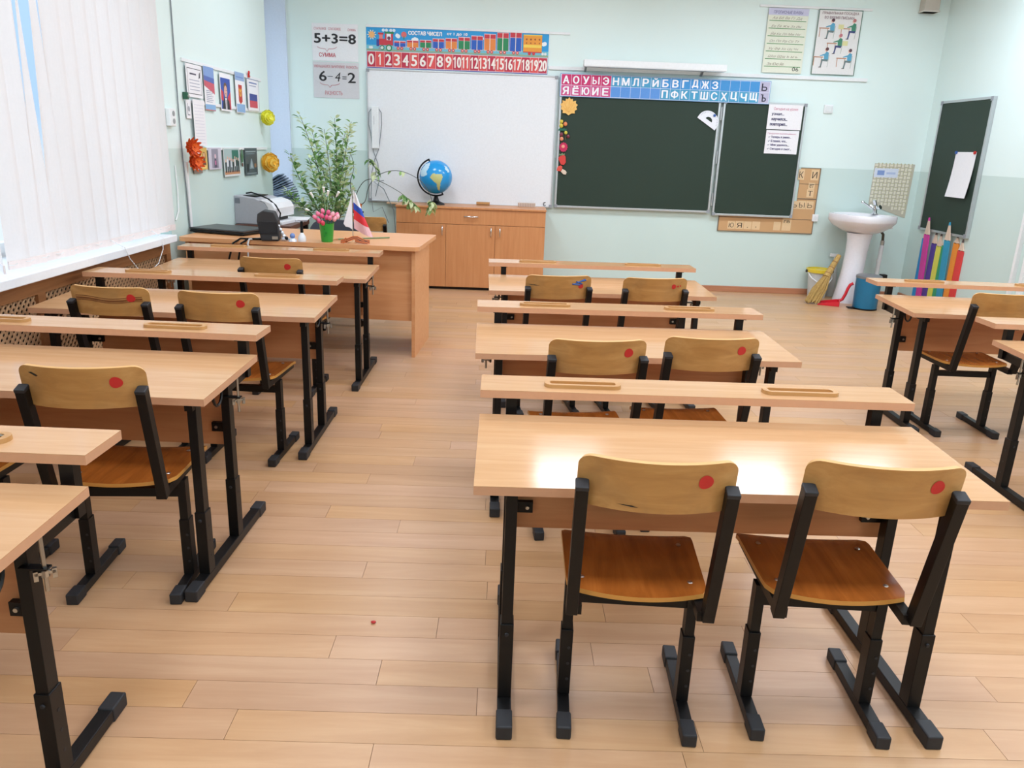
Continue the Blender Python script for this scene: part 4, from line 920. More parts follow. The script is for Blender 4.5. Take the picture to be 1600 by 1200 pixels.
# number strip with train
ns = wthing('number_strip', 'blue poster strip with a toy train above red squares numbered 0 to 20', 'poster', -1.359, 2.006, 0.004)
NW, NH = 1.708, 0.352
G().box(0, NW, 0, 0.003, 0, NH).build('strip_sheet', INK((60, 160, 214)), ns)
sh = [((46, 158, 220), R(0, 0.20, NW, 0.152), 0), ((120, 196, 214), R(0, 0.165, NW, 0.035), 0), ((150, 178, 150), R(0, 0.150, NW, 0.016), 0)]
c0 = (NW - 0.012) / 21
for i in range(21): sh.append(((196, 48, 74) if i % 2 == 0 else (228, 84, 84), R(0.006 + i * c0, 0.010, c0 - 0.003, 0.132), 1))
sh.append(((250, 222, 214), R(0.003, 0.006, NW - 0.006, 0.141), 0)); sh.append(((90, 70, 170), R(0, 0, NW, 0.006), 0))
def circ(x, z, r, c, l=2): sh.append((c, disc(x, z, r), l))
for k in range(10):  # sun rays
    a = 2 * pi * k / 10; sh.append(((248, 236, 200), [(0.052 + 0.030 * cos(a - 0.2), 0.288 + 0.030 * sin(a - 0.2)), (0.052 + 0.046 * cos(a), 0.288 + 0.046 * sin(a)), (0.052 + 0.030 * cos(a + 0.2), 0.288 + 0.030 * sin(a + 0.2))], 1))
circ(0.052, 0.288, 0.028, (244, 186, 120))
RD, GN, PKC, BLU, ORN = (206, 60, 72), (44, 140, 90), (246, 206, 214), (44, 96, 190), (236, 140, 70)
sh += [(RD, R(0.118, 0.20, 0.13, 0.055), 2), (RD, R(0.175, 0.20, 0.075, 0.10), 2), ((246, 246, 250), R(0.190, 0.245, 0.042, 0.055), 3), (GN, R(0.172, 0.300, 0.085, 0.018), 3), ((230, 130, 130), R(0.120, 0.255, 0.034, 0.05), 2), (RD, R(0.112, 0.292, 0.05, 0.016), 3), ((64, 70, 150), R(0.096, 0.19, 0.024, 0.06), 2), ((120, 60, 90), disc(0.212, 0.262, 0.016), 4)]
for x, r in ((0.148, 0.022), (0.212, 0.030)): circ(x, 0.178, r, GN, 4); circ(x, 0.178, r * 0.62, (216, 226, 220), 5)
circ(0.128, 0.172, 0.014, (150, 160, 170), 4)
for x, z in ((0.29, 0.288), (0.30, 0.282), (0.455, 0.262), (0.47, 0.258), (0.44, 0.256), (1.065, 0.298), (1.08, 0.292), (1.05, 0.290), (1.672, 0.266), (1.66, 0.262)): circ(x, z, 0.018, (240, 246, 250), 1)
for x in (0.16, 0.19, 0.23, 0.26): circ(x, 0.33, 0.014, (220, 236, 246), 1)
circ(0.352, 0.298, 0.026, (224, 110, 110), 1); sh.append((GN, R(0.348, 0.255, 0.008, 0.03), 1))
wag = [(BLU, 0.045), (ORN, 0.055), (GN, 0.062), (BLU, 0.078), (ORN, 0.086), (GN, 0.100), (BLU, 0.116), (ORN, 0.136), (GN, 0.152), (BLU, 0.162)]
for k, (c, h) in enumerate(wag):
    x = 0.262 + k * 0.1205; z = 0.192; sh.append((PKC, R(x - 0.003, z - 0.004, 0.110, h + 0.010), 2)); sh.append((c, R(x, z, 0.104, h * 0.72), 3)); sh.append((RD, R(x, z + h * 0.74, 0.104, h * 0.26), 3)); sh.append(((250, 240, 230), R(x + 0.048, z, 0.006, h), 4))
    for q in (0.036, 0.070): circ(x + q, 0.178, 0.0145, RD, 4); circ(x + q, 0.178, 0.007, (250, 190, 170), 5)
x = 1.470; sh += [((240, 160, 60), R(x, 0.192, 0.175, 0.165 - 0.02), 3), ((250, 214, 90), R(x + 0.004, 0.228, 0.166, 0.026), 4), (RD, R(x, 0.186, 0.175, 0.008), 4), ((250, 214, 90), R(x, 0.332, 0.175, 0.008), 4)]
for q in (0.03, 0.07, 0.11, 0.15): circ(x + q, 0.300, 0.008, (170, 90, 50), 5); circ(x + q, 0.268, 0.006, (170, 90, 50), 5)
for q in (0.06, 0.10): circ(x + q, 0.178, 0.0145, RD, 4)
for xx in (0.035, 0.05, 1.655, 1.68): circ(xx, 0.178, 0.012, (236, 240, 236), 2)
pr(ns, sh); ONES = []
for i in range(21):
    s = str(i); w = 0.050 if len(s) == 1 else 0.072
    if s == '1': w = 0.036
    cx0 = 0.006 + i * c0 + (c0 - 0.003 - w) / 2; dw = w if len(s) == 1 else w / 2
    for k, ch in enumerate(s):
        a = cx0 + k * dw
        if ch == '1':      # a numeral one with its flag
            b = a + dw * (0.42 if len(s) == 1 else 0.30); t_ = 0.0115
            ONES.append([(b, 0.026), (b + t_, 0.026), (b + t_, 0.124), (b + t_ * 0.25, 0.124), (b - t_ * 1.0, 0.106), (b - t_ * 0.8, 0.094), (b, 0.103)])
        else: text(ns, ch, a + (0.0 if len(s) == 1 else 0.002), 0.028, dw - (0 if len(s) == 1 else 0.004), 0.094, INK((252, 240, 232)), bold=0.04, y=-0.0016)
g = G(); [g.face([(p[0], -DEPTH[ns.name] - 0.0002, p[1]) for p in q]) for q in ONES]; g.build('lettering', INK((252, 240, 232)), ns, fix=False)
text(ns, 'СОСТАВ ЧИСЕЛ', 0.395, 0.298, 0.31, 0.034, INK((250, 250, 252)), bold=0.06); text(ns, 'от 1 до 10', 0.755, 0.304, 0.19, 0.027, INK((250, 250, 252)), bold=0.05)
# sum and difference sheets
def pap(name, label, x, z, w, h, off=0.004, curl=0.0, m=PAPER, cat='sheet', group=None, t=0.0012):
    o = wthing(name, label, cat, x, z, off, group); sheet(w, h, t, curl).build('paper_sheet', m, o); return o
REDI, BLKI = INK((200, 92, 104)), INK((34, 34, 38))
a = pap('math_sheet', 'white wall sheet reading 5+3=8 with a red bracket', -1.866, 2.050, 0.43, 0.325, 0.003, m=mat('paper_bright', (240, 240, 242), 0.6))
text(a, 'СЛАГАЕМОЕ', 0.02, 0.268, 0.115, 0.022, REDI); text(a, 'СЛАГАЕМОЕ', 0.155, 0.268, 0.115, 0.022, REDI); text(a, 'СУММА', 0.335, 0.265, 0.075, 0.022, REDI); text(a, '5+3=8', 0.022, 0.155, 0.385, 0.082, BLKI, bold=0.05); text(a, 'СУММА', 0.062, 0.035, 0.155, 0.036, REDI, bold=0.03)
def brace(o, x0, x1, z, m):
    n = 24; g = G(); pts = []
    for i in range(n + 1):
        t = i / n; u = abs(2 * t - 1); zz = z + 0.018 * (u ** 4) - 0.024 * max(0, 1 - u * 6) + 0.0; pts.append((x0 + (x1 - x0) * t, -0.002, zz))
    g.tube(pts, 0.0018, 4); g.build('brace_mark', m, o)
brace(a, 0.045, 0.23, 0.105, REDI)
a = pap('math_sheet', 'grey-white wall sheet reading 6-4=2 with a red bracket below', -1.866, 1.722, 0.432, 0.318, 0.003, m=mat('paper_grey', (214, 212, 214), 0.6))
text(a, 'УМЕНЬШАЕМОЕ', 0.01, 0.268, 0.155, 0.024, REDI); text(a, 'ВЫЧИТАЕМОЕ', 0.175, 0.268, 0.125, 0.024, REDI); text(a, 'РАЗНОСТЬ', 0.315, 0.266, 0.105, 0.026, REDI)
text(a, '6', 0.058, 0.15, 0.066, 0.088, BLKI, bold=0.03); text(a, '−', 0.135, 0.19, 0.05, 0.005, BLKI); text(a, '4', 0.205, 0.150, 0.052, 0.080, BLKI, shear=0.2); text(a, '=', 0.275, 0.172, 0.04, 0.024, BLKI); text(a, '2', 0.328, 0.142, 0.07, 0.088, BLKI, bold=0.03); text(a, 'РАЗНОСТЬ', 0.108, 0.028, 0.165, 0.036, REDI)
brace(a, 0.062, 0.25, 0.115, REDI)
# rails
def rail(label, x0, x1, z): tag(G().box(0, x1 - x0, -0.012, 0, 0, 0.022).build('poster_rail', WHITE, loc=(x0, YB - 0.0005, z), bevel=0.002), label, 'rail')
rail('white poster rail along the top of the number strip', -1.36, 0.545, 2.358); rail('white poster rail above the two posters on the right', 2.29, 3.34, 2.664)
# posters on the right
p1 = pap('letter_poster', 'pale yellow poster with green ruled lines of cursive letters', 2.375, 2.100, 0.375, 0.560, 0.014, m=mat('poster_cream', (230, 233, 214), 0.55), cat='poster')
sh = [((208, 208, 232), R(0.0, 0.500, 0.375, 0.06), 0)]; zz = [0.455 - 0.066 * k for k in range(7)]
for z in zz: sh.append(((86, 150, 86), R(0.015, z - 0.006, 0.345, 0.006), 1))
pr(p1, sh); text(p1, 'ПРОПИСНЫЕ БУКВЫ', 0.05, 0.512, 0.27, 0.026, INK((60, 50, 130)))
LT = ['Аа Бб Вв Гг Дд', 'Ее Ёё Жж Зз Ии', 'Йй Кк Лл Мм Нн', 'Оо Пп Рр Сс Тт', 'Уу Фф Хх Цц Чч', 'Шш Щщ ъ ы ь', 'Ээ Юю Яя']
for z, s in zip(zz, LT): text(p1, s, 0.04, z + 0.006, 0.28 if len(s) > 10 else 0.16, 0.026, INK((150, 140, 120)), shear=0.35)
text(p1, '06', 0.285, 0.020, 0.06, 0.034, INK((50, 50, 46)))
p2 = pap('posture_poster', 'white poster with a dark green border showing pupils sitting at desks', 2.842, 2.100, 0.412, 0.566, 0.014, m=mat('poster_white', (232, 230, 228), 0.55), cat='poster')
sh = [((96, 124, 110), R(0.0, 0.0, 0.008, 0.566), 0), ((96, 124, 110), R(0.404, 0, 0.008, 0.566), 0), ((96, 124, 110), R(0, 0.558, 0.412, 0.008), 0), ((96, 124, 110), R(0, 0.0, 0.412, 0.006), 0)]
def pupil(x, z, s, shirt, legs, hair, mir=False):
    def q(pl): return [(x + (-px if mir else px) * s, z + pz * s) for px, pz in (pl if not mir else pl[::-1])]
    WD = (190, 140, 110)
    sh.append((WD, q([(-0.075, 0.045), (0.01, 0.045), (0.01, 0.053), (-0.075, 0.053)]), 1)); sh.append((WD, q([(-0.07, -0.02), (-0.064, -0.02), (-0.064, 0.045), (-0.07, 0.045)]), 1)); sh.append((WD, q([(-0.005, -0.02), (0.0, -0.02), (0.0, 0.045), (-0.005, 0.045)]), 1))
    sh.append((shirt, q([(0.02, 0.03), (0.055, 0.03), (0.055, 0.085), (0.035, 0.095), (0.015, 0.07)]), 2)); sh.append((shirt, q([(-0.02, 0.055), (0.03, 0.066), (0.03, 0.08), (-0.02, 0.062)]), 3))
    sh.append((legs, q([(-0.005, 0.02), (0.05, 0.015), (0.055, 0.032), (0.0, 0.034)]), 3)); sh.append((legs, q([(-0.01, -0.03), (0.002, -0.03), (0.012, 0.03), (0.0, 0.03)]), 3))
    sh.append(((232, 190, 170), q(disc(0.032, 0.108, 0.014)), 2)); sh.append((hair, q(disc(0.037, 0.114, 0.014)), 3)); sh.append(((70, 60, 60), q([(-0.02, -0.034), (0.003, -0.034), (0.003, -0.028), (-0.02, -0.028)]), 3))
    sh.append(((170, 180, 170), q([(0.052, -0.03), (0.056, -0.03), (0.062, 0.07), (0.058, 0.07)]), 1))
TQ, GNS, NV, SK = (90, 164, 196), (70, 140, 110), (60, 70, 120), (110, 130, 130)
pupil(0.105, 0.350, 1.1, TQ, SK, (90, 50, 60)); pupil(0.305, 0.352, 1.1, GNS, NV, (196, 120, 120)); pupil(0.195, 0.222, 1.1, GNS, NV, (196, 120, 130)); pupil(0.085, 0.10, 1.1, TQ, SK, (100, 60, 60)); pupil(0.305, 0.095, 1.1, TQ, SK, (90, 60, 70))
for x, z in ((0.20, 0.40), (0.26, 0.26)): sh.append(((222, 218, 160), R(x, z, 0.05, 0.04), 1))
pr(p2, sh); text(p2, 'ПРАВИЛЬНАЯ ПОСАДКА', 0.035, 0.520, 0.34, 0.026, INK((120, 60, 70))); text(p2, 'ВО ВРЕМЯ ПИСЬМА', 0.06, 0.485, 0.28, 0.024, INK((110, 60, 80)))
# board lamp
bl = wthing('board_lamp', 'long white strip lamp on two arms over the chalkboard', 'lamp', 0.675, 2.078, 0.0)
G().box(0, 1.325, -0.19, -0.10, 0.0, 0.058).build('lamp_housing', WHITE, bl, bevel=0.004); G().box(0.01, 1.315, -0.185, -0.105, -0.004, 0.0).build('reflector', ALU, bl)
for x in (0.03, 1.13): G().bar((x, -0.10, 0.02), (x, 0.0, -0.03), 0.02, 0.014).build('arm', ALU, bl)
# intercom style sensor on the whiteboard, with cables
hs = thing('board_pen_dock', 'white oblong receiver with a loop of cable hanging at the left edge of the whiteboard', 'receiver', (-1.278, YB - 0.0365, 1.275))
G().box(-0.035, 0.035, -0.03, 0, 0, 0.385).build('housing', WHITE, hs, bevel=0.006); G().box(-0.012, -0.009, -0.0315, -0.03, 0.22, 0.30).build('slit', mat('cap_grey', (150, 154, 160), 0.5), hs)
g = G().tube([(-0.03, -0.012, 0.37), (-0.06, -0.012, 0.33), (-0.065, -0.012, 0.22), (-0.045, -0.012, 0.14), (-0.035, -0.012, 0.05), (-0.02, -0.012, -0.03), (0.02, -0.01, -0.14), (0.03, -0.01, -0.30), (-0.01, -0.01, -0.45)], 0.0035, 5)
g.tube([(0.03, -0.012, 0.37), (0.058, -0.012, 0.33), (0.06, -0.012, 0.22), (0.045, -0.012, 0.10), (0.03, -0.012, 0.0), (-0.01, -0.012, -0.10), (-0.04, -0.012, -0.22), (-0.05, -0.02, -0.45), (-0.03, -0.02, -0.60), (0.06, -0.03, -0.55), (0.12, -0.03, -0.70)], 0.0035, 5); g.build('cord', mat('cable_grey', (120, 128, 132), 0.5), hs, smooth=60)
tag(G().tube([(-1.20, YB - 0.06, 0.98), (-1.30, YB - 0.06, 0.965), (-1.20, YB - 0.08, 0.90), (-1.10, YB - 0.1, 0.70), (-1.08, YB - 0.12, 0.45), (-1.10, YB - 0.12, 0.10)], 0.004, 5).build('cable', mat('cable_grey', (120, 128, 132), 0.5), smooth=60), 'thin grey cable dangling below the left corner of the whiteboard', 'cable')
# papers on the wing
ZW = YB - 0.0515
def wing(name, label, x, z, w, h, **k):
    o = thing(name, label, 'sheet', (x, ZW, z)); sheet(w, h, 0.0012, 0.0).build('paper_sheet', PAPER, o); return o
a = wing('note_sheet', 'upper white note with a red heading on the right chalkboard wing', 2.475, 1.592, 0.33, 0.225)
text(a, 'Сегодня на уроке:', 0.05, 0.168, 0.235, 0.032, INK((206, 110, 140))); text(a, 'узнал...', 0.035, 0.122, 0.12, 0.026, INK((40, 36, 90)), bold=0.05); text(a, 'научился...', 0.04, 0.074, 0.15, 0.028, INK((40, 36, 90)), bold=0.05); text(a, 'повторил...', 0.03, 0.026, 0.165, 0.030, INK((40, 36, 90)), bold=0.05)
a = wing('note_sheet', 'lower white note with a ticked list on the right chalkboard wing', 2.480, 1.368, 0.318, 0.216)
text(a, 'Продолжи высказывание:', 0.015, 0.176, 0.275, 0.018, INK((196, 120, 150)))
for k, s in enumerate(('✓ Теперь я умею...', '✓ Я понял, что...', '✓ Мне удалось...', '✓ Сегодня я смог...')): text(a, s, 0.025, 0.140 - 0.036 * k, (0.22, 0.185, 0.21, 0.235)[k], 0.024, INK((60, 54, 110)), bold=0.04)
# protractor
o = thing('protractor', 'white half-round protractor pinned at the upper right of the chalkboard', 'protractor', (1.905, YB - 0.0515, 1.640))
th = radians(-32); rot = lambda p: (p[0] * cos(th) - p[1] * sin(th), p[0] * sin(th) + p[1] * cos(th))
outer = [(0.105 * cos(a), 0.095 * sin(a)) for a in [pi * k / 16 for k in range(17)]]; inner = [(0.036 * cos(a), 0.012 + 0.030 * sin(a)) for a in [pi * k / 16 for k in range(17)]]
outer = [(0.105, -0.028)] + outer + [(-0.105, -0.028)]; inner = [(0.036, 0.012)] + inner + [(-0.036, 0.012)]
g = G(); n = len(outer); P = [(*rot(p), 0) for p in outer] + [(*rot(p), 0) for p in inner]; P = [(x, -0.003, z) for x, z, _ in P] + [(x, 0, z) for x, z, _ in P]
F = []
for j in range(n):
    k = (j + 1) % n; F += [(j, k, n + k, n + j), (2 * n + n + j, 2 * n + n + k, 2 * n + k, 2 * n + j), (j, 2 * n + j, 2 * n + k, k), (n + j, n + k, 3 * n + k, 3 * n + j)]
g.add(P, F); g.build('scale_plate', mat('protractor_white', (236, 238, 244), 0.4), o)
g = G()
for k in range(1, 18):
    a = pi * k / 18; p, q = rot((0.098 * cos(a), 0.088 * sin(a))), rot((0.086 * cos(a), 0.077 * sin(a))); g.tube([(p[0], -0.0034, p[1]), (q[0], -0.0034, q[1])], 0.0012, 4)
g.build('scale_ticks', INK((110, 120, 150)), o); p = rot((0.02, 0.078)); G().cyl((p[0], -0.003, p[1]), (p[0], -0.010, p[1]), 0.013, n=12).build('magnet', BLUEP, o)
# maple leaf and small magnets down the left edge of the chalkboard
YM = YB - 0.0535
def leafpoly(r):
    o = []; L = [(90, 1.0), (78, 0.80), (66, 0.92), (55, 0.70), (42, 1.0), (30, 0.82), (14, 0.98), (2, 0.78), (-14, 0.92), (-30, 0.74), (-44, 0.92), (-64, 0.72), (-90, 0.86)]
    return [(r * k * cos(radians(a)), r * k * sin(radians(a))) for a, k in L] + [(-r * k * cos(radians(a)), r * k * sin(radians(a))) for a, k in reversed(L[1:-1])]
o = thing('maple_leaf_magnet', 'yellow-orange maple leaf cut-out at the top left of the chalkboard', 'decoration', (0.567, YM, 1.722)); lp_ = leafpoly(0.088)
G().prism(lp_[::-1], -0.003, 0.002, 'xz').build('leaf_plate', wood('leaf_yellow', [(236, 176, 84), (246, 204, 120)], 'z', rough=0.5, stretch=2, scale=14), o)
g = G(); [g.bar((0, -0.0036, -0.05), (0.06 * cos(radians(a)), -0.0036, 0.06 * sin(radians(a))), 0.002, 0.001) for a in (90, 40, 140, 5, 175)]; g.build('veins', INK((216, 150, 60)), o)
MG = [(0.503, 1.588, 0.017, (214, 190, 60), 'pale yellow round berry magnet, topmost under the maple leaf'), (0.542, 1.567, 0.019, (226, 130, 80), 'orange round magnet below and right of the topmost berry'), (0.503, 1.550, 0.019, (226, 180, 30), 'deep yellow round magnet left of the orange one'),
      (0.550, 1.488, 0.016, (206, 196, 70), 'yellow-green bud magnet above the dark red berries'), (0.508, 1.470, 0.018, (122, 44, 60), 'dark red berry magnet at the left board edge'), (0.575, 1.455, 0.016, (120, 40, 56), 'dark red berry magnet furthest from the left board edge'), (0.513, 1.430, 0.018, (230, 140, 104), 'salmon round magnet above the pink flower')]
for x, z, r, c, lab in MG:
    o = thing('berry_magnet', lab, 'magnet', (x, YM, z)); G().ball((0, -0.004, 0), r, 0, 14, 8, (1, 0.45, 1.05)).build('bead', mat('bead_%d' % (x * 1e4 + z * 10), c, 0.35), o, smooth=60); G().cyl((0, 0, 0), (0, 0.004, 0), r * 0.7, n=10).build('magnet_disc', BLACK, o)
o = thing('leaf_magnet', 'dark green toothed leaf magnet between the berries', 'magnet', (0.515, YM, 1.516)); G().prism([(-0.04, -0.01), (0.035, -0.014), (0.045, 0.006), (0.025, 0.004), (0.02, 0.014), (0.0, 0.006), (-0.01, 0.016), (-0.03, 0.008)], -0.004, 0.003, 'xz').build('leaf_plate', mat('magnet_green', (24, 100, 76), 0.5), o)
g = G(); tag(g.tube([(0.545, YM, 1.49), (0.548, YM, 1.46), (0.552, YM, 1.42)], 0.002, 5).build('twig', mat('twig', (110, 90, 60), 0.6)), 'thin brown twig strip between the berry magnets', 'decoration')
o = thing('flower_magnet', 'round crimson flower magnet with a pale centre on the chalkboard edge', 'magnet', (0.535, YM, 1.354)); pp = []
for k in range(24): rr = 0.043 if k % 2 == 0 else 0.036; pp.append((rr * cos(2 * pi * k / 24), rr * 1.1 * sin(2 * pi * k / 24)))
G().prism(pp[::-1], -0.004, 0.003, 'xz').build('petals', mat('crimson', (196, 30, 84), 0.5), o); G().cyl((-0.004, -0.004, 0.006), (-0.004, -0.008, 0.006), 0.017, 0.013, 12).build('center', mat('flower_centre', (244, 160, 140), 0.5), o)
o = thing('mitten_magnet', 'red strawberry-shaped magnet with a green top near the board edge', 'magnet', (0.530, YM, 1.238)); G().prism([(-0.01, -0.048), (0.018, -0.05), (0.036, -0.025), (0.03, 0.03), (0.012, 0.046), (-0.03, 0.028), (-0.04, 0.01)], -0.006, 0.003, 'xz').build('berry_plate', mat('strawberry', (214, 62, 56), 0.5), o, bevel=0.002); G().prism([(-0.034, 0.036), (-0.005, 0.04), (0.022, 0.044), (0.02, 0.062), (0.006, 0.05), (-0.004, 0.066), (-0.016, 0.048), (-0.032, 0.058)], -0.004, 0.003, 'xz').build('green_top', mat('magnet_leaf', (120, 140, 100), 0.5), o)
o = thing('mushroom_magnet', 'red-capped mushroom magnet lowest on the chalkboard edge', 'magnet', (0.528, YM, 1.145)); G().prism([(-0.046, -0.012), (-0.01, -0.018), (0.006, 0.006), (0.004, 0.032), (-0.012, 0.038), (-0.034, 0.03), (-0.044, 0.012)], -0.006, 0.003, 'xz').build('cap', mat('mushroom_red', (222, 82, 66), 0.5), o, bevel=0.002); G().prism([(-0.006, -0.02), (0.02, -0.044), (0.044, -0.046), (0.052, -0.024), (0.036, -0.006), (0.008, 0.006)], -0.005, 0.003, 'xz').build('stalk', mat('mushroom_stalk', (226, 206, 184), 0.5), o, bevel=0.002)
# letter board half behind the wing
lb = wthing('letter_case', 'tan fabric letter case with card letters, half hidden behind the chalkboard wing', 'letter case', 2.125, 0.612, 0.001)
TAN = mat('case_tan', (204, 160, 112), 0.6, bscale=6)
G().prism([(0, 0), (0.95, 0), (0.95, 0.632), (0.757, 0.632), (0.757, 0.24), (0, 0.24)], -0.008, 0, 'xz').build('case_board', TAN, lb)
g = G(); g.box(0.757, 0.95, -0.012, -0.008, 0.335, 0.343).box(0.757, 0.95, -0.011, -0.008, 0.48, 0.484).box(0, 0.95, -0.011, -0.008, 0.135, 0.139); 
for a in ((0.945, 0.952, 0, 0.636), (0.757, 0.952, 0.630, 0.636), (0, 0.95, -0.003, 0.004), (-0.003, 0.004, 0, 0.24)): g.box(a[0], a[1], -0.011, -0.0, a[2], a[3])
g.build('pocket_edge', mat('case_edge', (120, 104, 88), 0.6), lb)
CARD = mat('card_tan', (226, 194, 150), 0.6); CI = INK((50, 36, 28))
for k, (x, z, w, h, ch, lab) in enumerate(((0.735, 0.52, 0.06, 0.10, 'К', 'letter card К at the top left of the tan case'), (0.860, 0.52, 0.075, 0.10, 'И', 'letter card И in the top right corner of the tan case'), (0.850, 0.435, 0.062, 0.06, 'ет', 'small card ет in the tan case'), (0.842, 0.355, 0.07, 0.078, 'Т', 'letter card Т above the middle bar of the tan case'),
      (0.716, 0.24, 0.055, 0.075, 'ь', 'card half hidden by the chalkboard wing'), (0.772, 0.24, 0.08, 0.078, 'Ы', 'letter card Ы in the tan case'), (0.856, 0.24, 0.07, 0.078, 'Ь', 'letter card Ь right of the card Ы'), (0.095, 0.022, 0.075, 0.075, 'Ю', 'first card of the lowest pocket, letter Ю like a circle with a bar'), (0.175, 0.022, 0.078, 0.078, 'Я', 'second card of the lowest pocket, letter Я like a mirrored R'),
      (0.258, 0.022, 0.076, 0.078, '.', 'card with a full stop beside the card Я'), (0.340, 0.022, 0.08, 0.08, ',', 'card with a comma in the lowest pocket'), (0.555, 0.022, 0.07, 0.085, '', 'blank card in the lowest pocket of the tan case'), (0.640, 0.022, 0.09, 0.125, 'гв', 'tall card with гв in the lowest pocket'))):
    o = thing('letter_card', lab, 'card', (2.125 + x, YB - 0.0105, 0.612 + z), group='letter cards in the tan case'); G().box(0, w, -0.0015, 0, 0, h).build('card_sheet', CARD, o)
    if ch: 
        if ch in '.,': text(o, ch, w * 0.45, h * 0.2, 0.008, 0.008 if ch == '.' else 0.016, CI, y=-0.0022)
        elif ch in 'ЫЬь': sign(o, ch.upper(), w * 0.16, h * 0.18, w * 0.66, h * 0.62, CI, 0.12, -0.0022)
        else: text(o, ch, w * 0.16, h * (0.62 if ch == 'гв' else 0.18), w * 0.66, h * (0.2 if ch == 'гв' else 0.62), CI, y=-0.0022)
o = wthing('light_switch', 'square white light switch on the back wall right of the chalkboard', 'switch', 3.02, 1.757, 0.0); G().box(0, 0.085, -0.016, 0, 0, 0.078).build('plate', WHITE, o, bevel=0.004); G().box(0.012, 0.073, -0.021, -0.016, 0.012, 0.066).build('rocker', mat('rocker', (226, 230, 230), 0.4), o, bevel=0.002)
o = wthing('socket_box', 'small white box low on the back wall left of the sink', 'socket', 3.055, 0.735, 0.0); G().box(0, 0.06, -0.022, 0, 0, 0.07).build('box', WHITE, o, bevel=0.004); G().cyl((0.03, -0.022, 0.035), (0.03, -0.024, 0.035), 0.018, n=14).build('face', mat('rocker', (226, 230, 230), 0.4), o)
o = thing('duct_box', 'beige box hanging high on the back wall near the right corner', 'box', (3.775, YB - 0.001, 2.665)); G().box(0, 0.14, -0.10, 0, 0.0, 0.30).build('box_body', mat('duct_beige', (200, 192, 180), 0.6), o, bevel=0.004); G().box(-0.006, 0.146, -0.106, 0, 0.0, 0.012).build('rim', mat('duct_rim', (214, 208, 198), 0.6), o)

# ------------------------------------------------------------------ sink corner
ts = wthing('splash_panel', 'beige woven-pattern splash panel on the wall behind the tap', 'panel', 3.60, 0.80, 0.0)
G().prism([(0, 0.12), (0.385, 0.0), (0.395, 0.516), (0.0, 0.514)], -0.004, 0, 'xz').build('panel_sheet', mat('grout', (190, 185, 166), 0.7), ts)
g = G(); g2 = G(); s = 0.037
for i in range(11):
    for j in range(14):
        x, z = i * s, j * s
        if z < 0.13 - 0.31 * x + 0.01 or x + s * 0.9 > 0.388: continue
        g.box(x + 0.002, x + s - 0.004, -0.0062, -0.004, z + 0.008, z + s - 0.008, 0) if (i + j) % 2 else g.box(x + 0.009, x + s - 0.009, -0.0062, -0.004, z + 0.001, z + s - 0.002, 0)
        c = (x + s, z + s); g2.box(c[0] - 0.007, c[0] + 0.003, -0.0056, -0.004, c[1] - 0.007, c[1] + 0.003)
tag(g.build('mosaic_strips', mat('mosaic_cream', (228, 224, 204), 0.4), ts), kind='stuff'); tag(g2.build('mosaic_dots', mat('mosaic_olive', (190, 188, 140), 0.4), ts), kind='stuff')
o = thing('notice', 'pale blue-white notice strip stuck across the splash panel', 'notice', (3.605, YB - 0.0085, 1.185)); sheet(0.235, 0.085).build('paper_sheet', mat('notice_blue', (216, 224, 238), 0.6), o); pr(o, [((130, 156, 206), R(0.03, 0.02, 0.07, 0.045), 1), ((180, 196, 226), R(0.12, 0.03, 0.09, 0.02), 1)])
PORC = mat('porcelain', (236, 234, 238), 0.12, spec=0.6)
SK = thing('wash_basin', 'white porcelain wash basin on a pedestal in the back right corner', 'wash basin', (3.42, 7.62, 0), radians(-62))
# local frame: +y is the back of the basin (tap side), x its width
def bas(r, z, back=0.0, k=1.0):
    P = []; n = 28
    for i in range(n):
        a = 2 * pi * i / n; c, s_ = cos(a), sin(a); ex = 0.62
        x = 0.29 * k * math.copysign(abs(c) ** ex, c) * r; y = (0.22 if s_ > 0 else 0.265) * math.copysign(abs(s_) ** (0.5 if s_ > 0 else 0.85), s_) * r
        P.append((x, y + back, z))
    return P
rings = [bas(0.40, 0.665, 0.02), bas(0.62, 0.69, 0.015), bas(0.86, 0.735), bas(0.98, 0.775), bas(1.0, 0.785), bas(1.0, 0.835), bas(0.985, 0.843), bas(0.88, 0.843), bas(0.80, 0.83, -0.02), bas(0.66, 0.76, -0.02), bas(0.35, 0.715, -0.01), bas(0.06, 0.708, -0.01)]
n = 28; P = [p for r in rings for p in r]; F = [(i * n + j, i * n + (j + 1) % n, (i + 1) * n + (j + 1) % n, (i + 1) * n + j) for i in range(len(rings) - 1) for j in range(n)] + [tuple(range(n - 1, -1, -1)), tuple((len(rings) - 1) * n + j for j in range(n))]
G().add(P, F).build('basin', PORC, SK, smooth=50)
P = []; n = 26
for r_, z_, o_ in ((0.125, 0, -0.05), (0.125, 0.02, -0.05), (0.112, 0.12, -0.04), (0.100, 0.30, -0.022), (0.097, 0.48, -0.008), (0.104, 0.60, 0.0), (0.116, 0.667, 0.0)): P += [(r_ * cos(2 * pi * j / n), o_ + r_ * 1.08 * sin(2 * pi * j / n), z_) for j in range(n)]
G().add(P, [(i * n + j, i * n + (j + 1) % n, (i + 1) * n + (j + 1) % n, (i + 1) * n + j) for i in range(6) for j in range(n)] + [tuple(range(n - 1, -1, -1)), tuple(6 * n + j for j in range(n))]).build('pedestal', PORC, SK, smooth=50)
G().box(-0.20, 0.20, 0.15, 0.205, 0.72, 0.80).build('rear_block', PORC, SK, bevel=0.01)
fc = G().cyl((0, 0.165, 0.843), (0, 0.165, 0.852), 0.032, n=16).cyl((0, 0.165, 0.85), (0, 0.16, 0.925), 0.022, 0.019, 14).build('faucet', CHROME, SK, smooth=40)
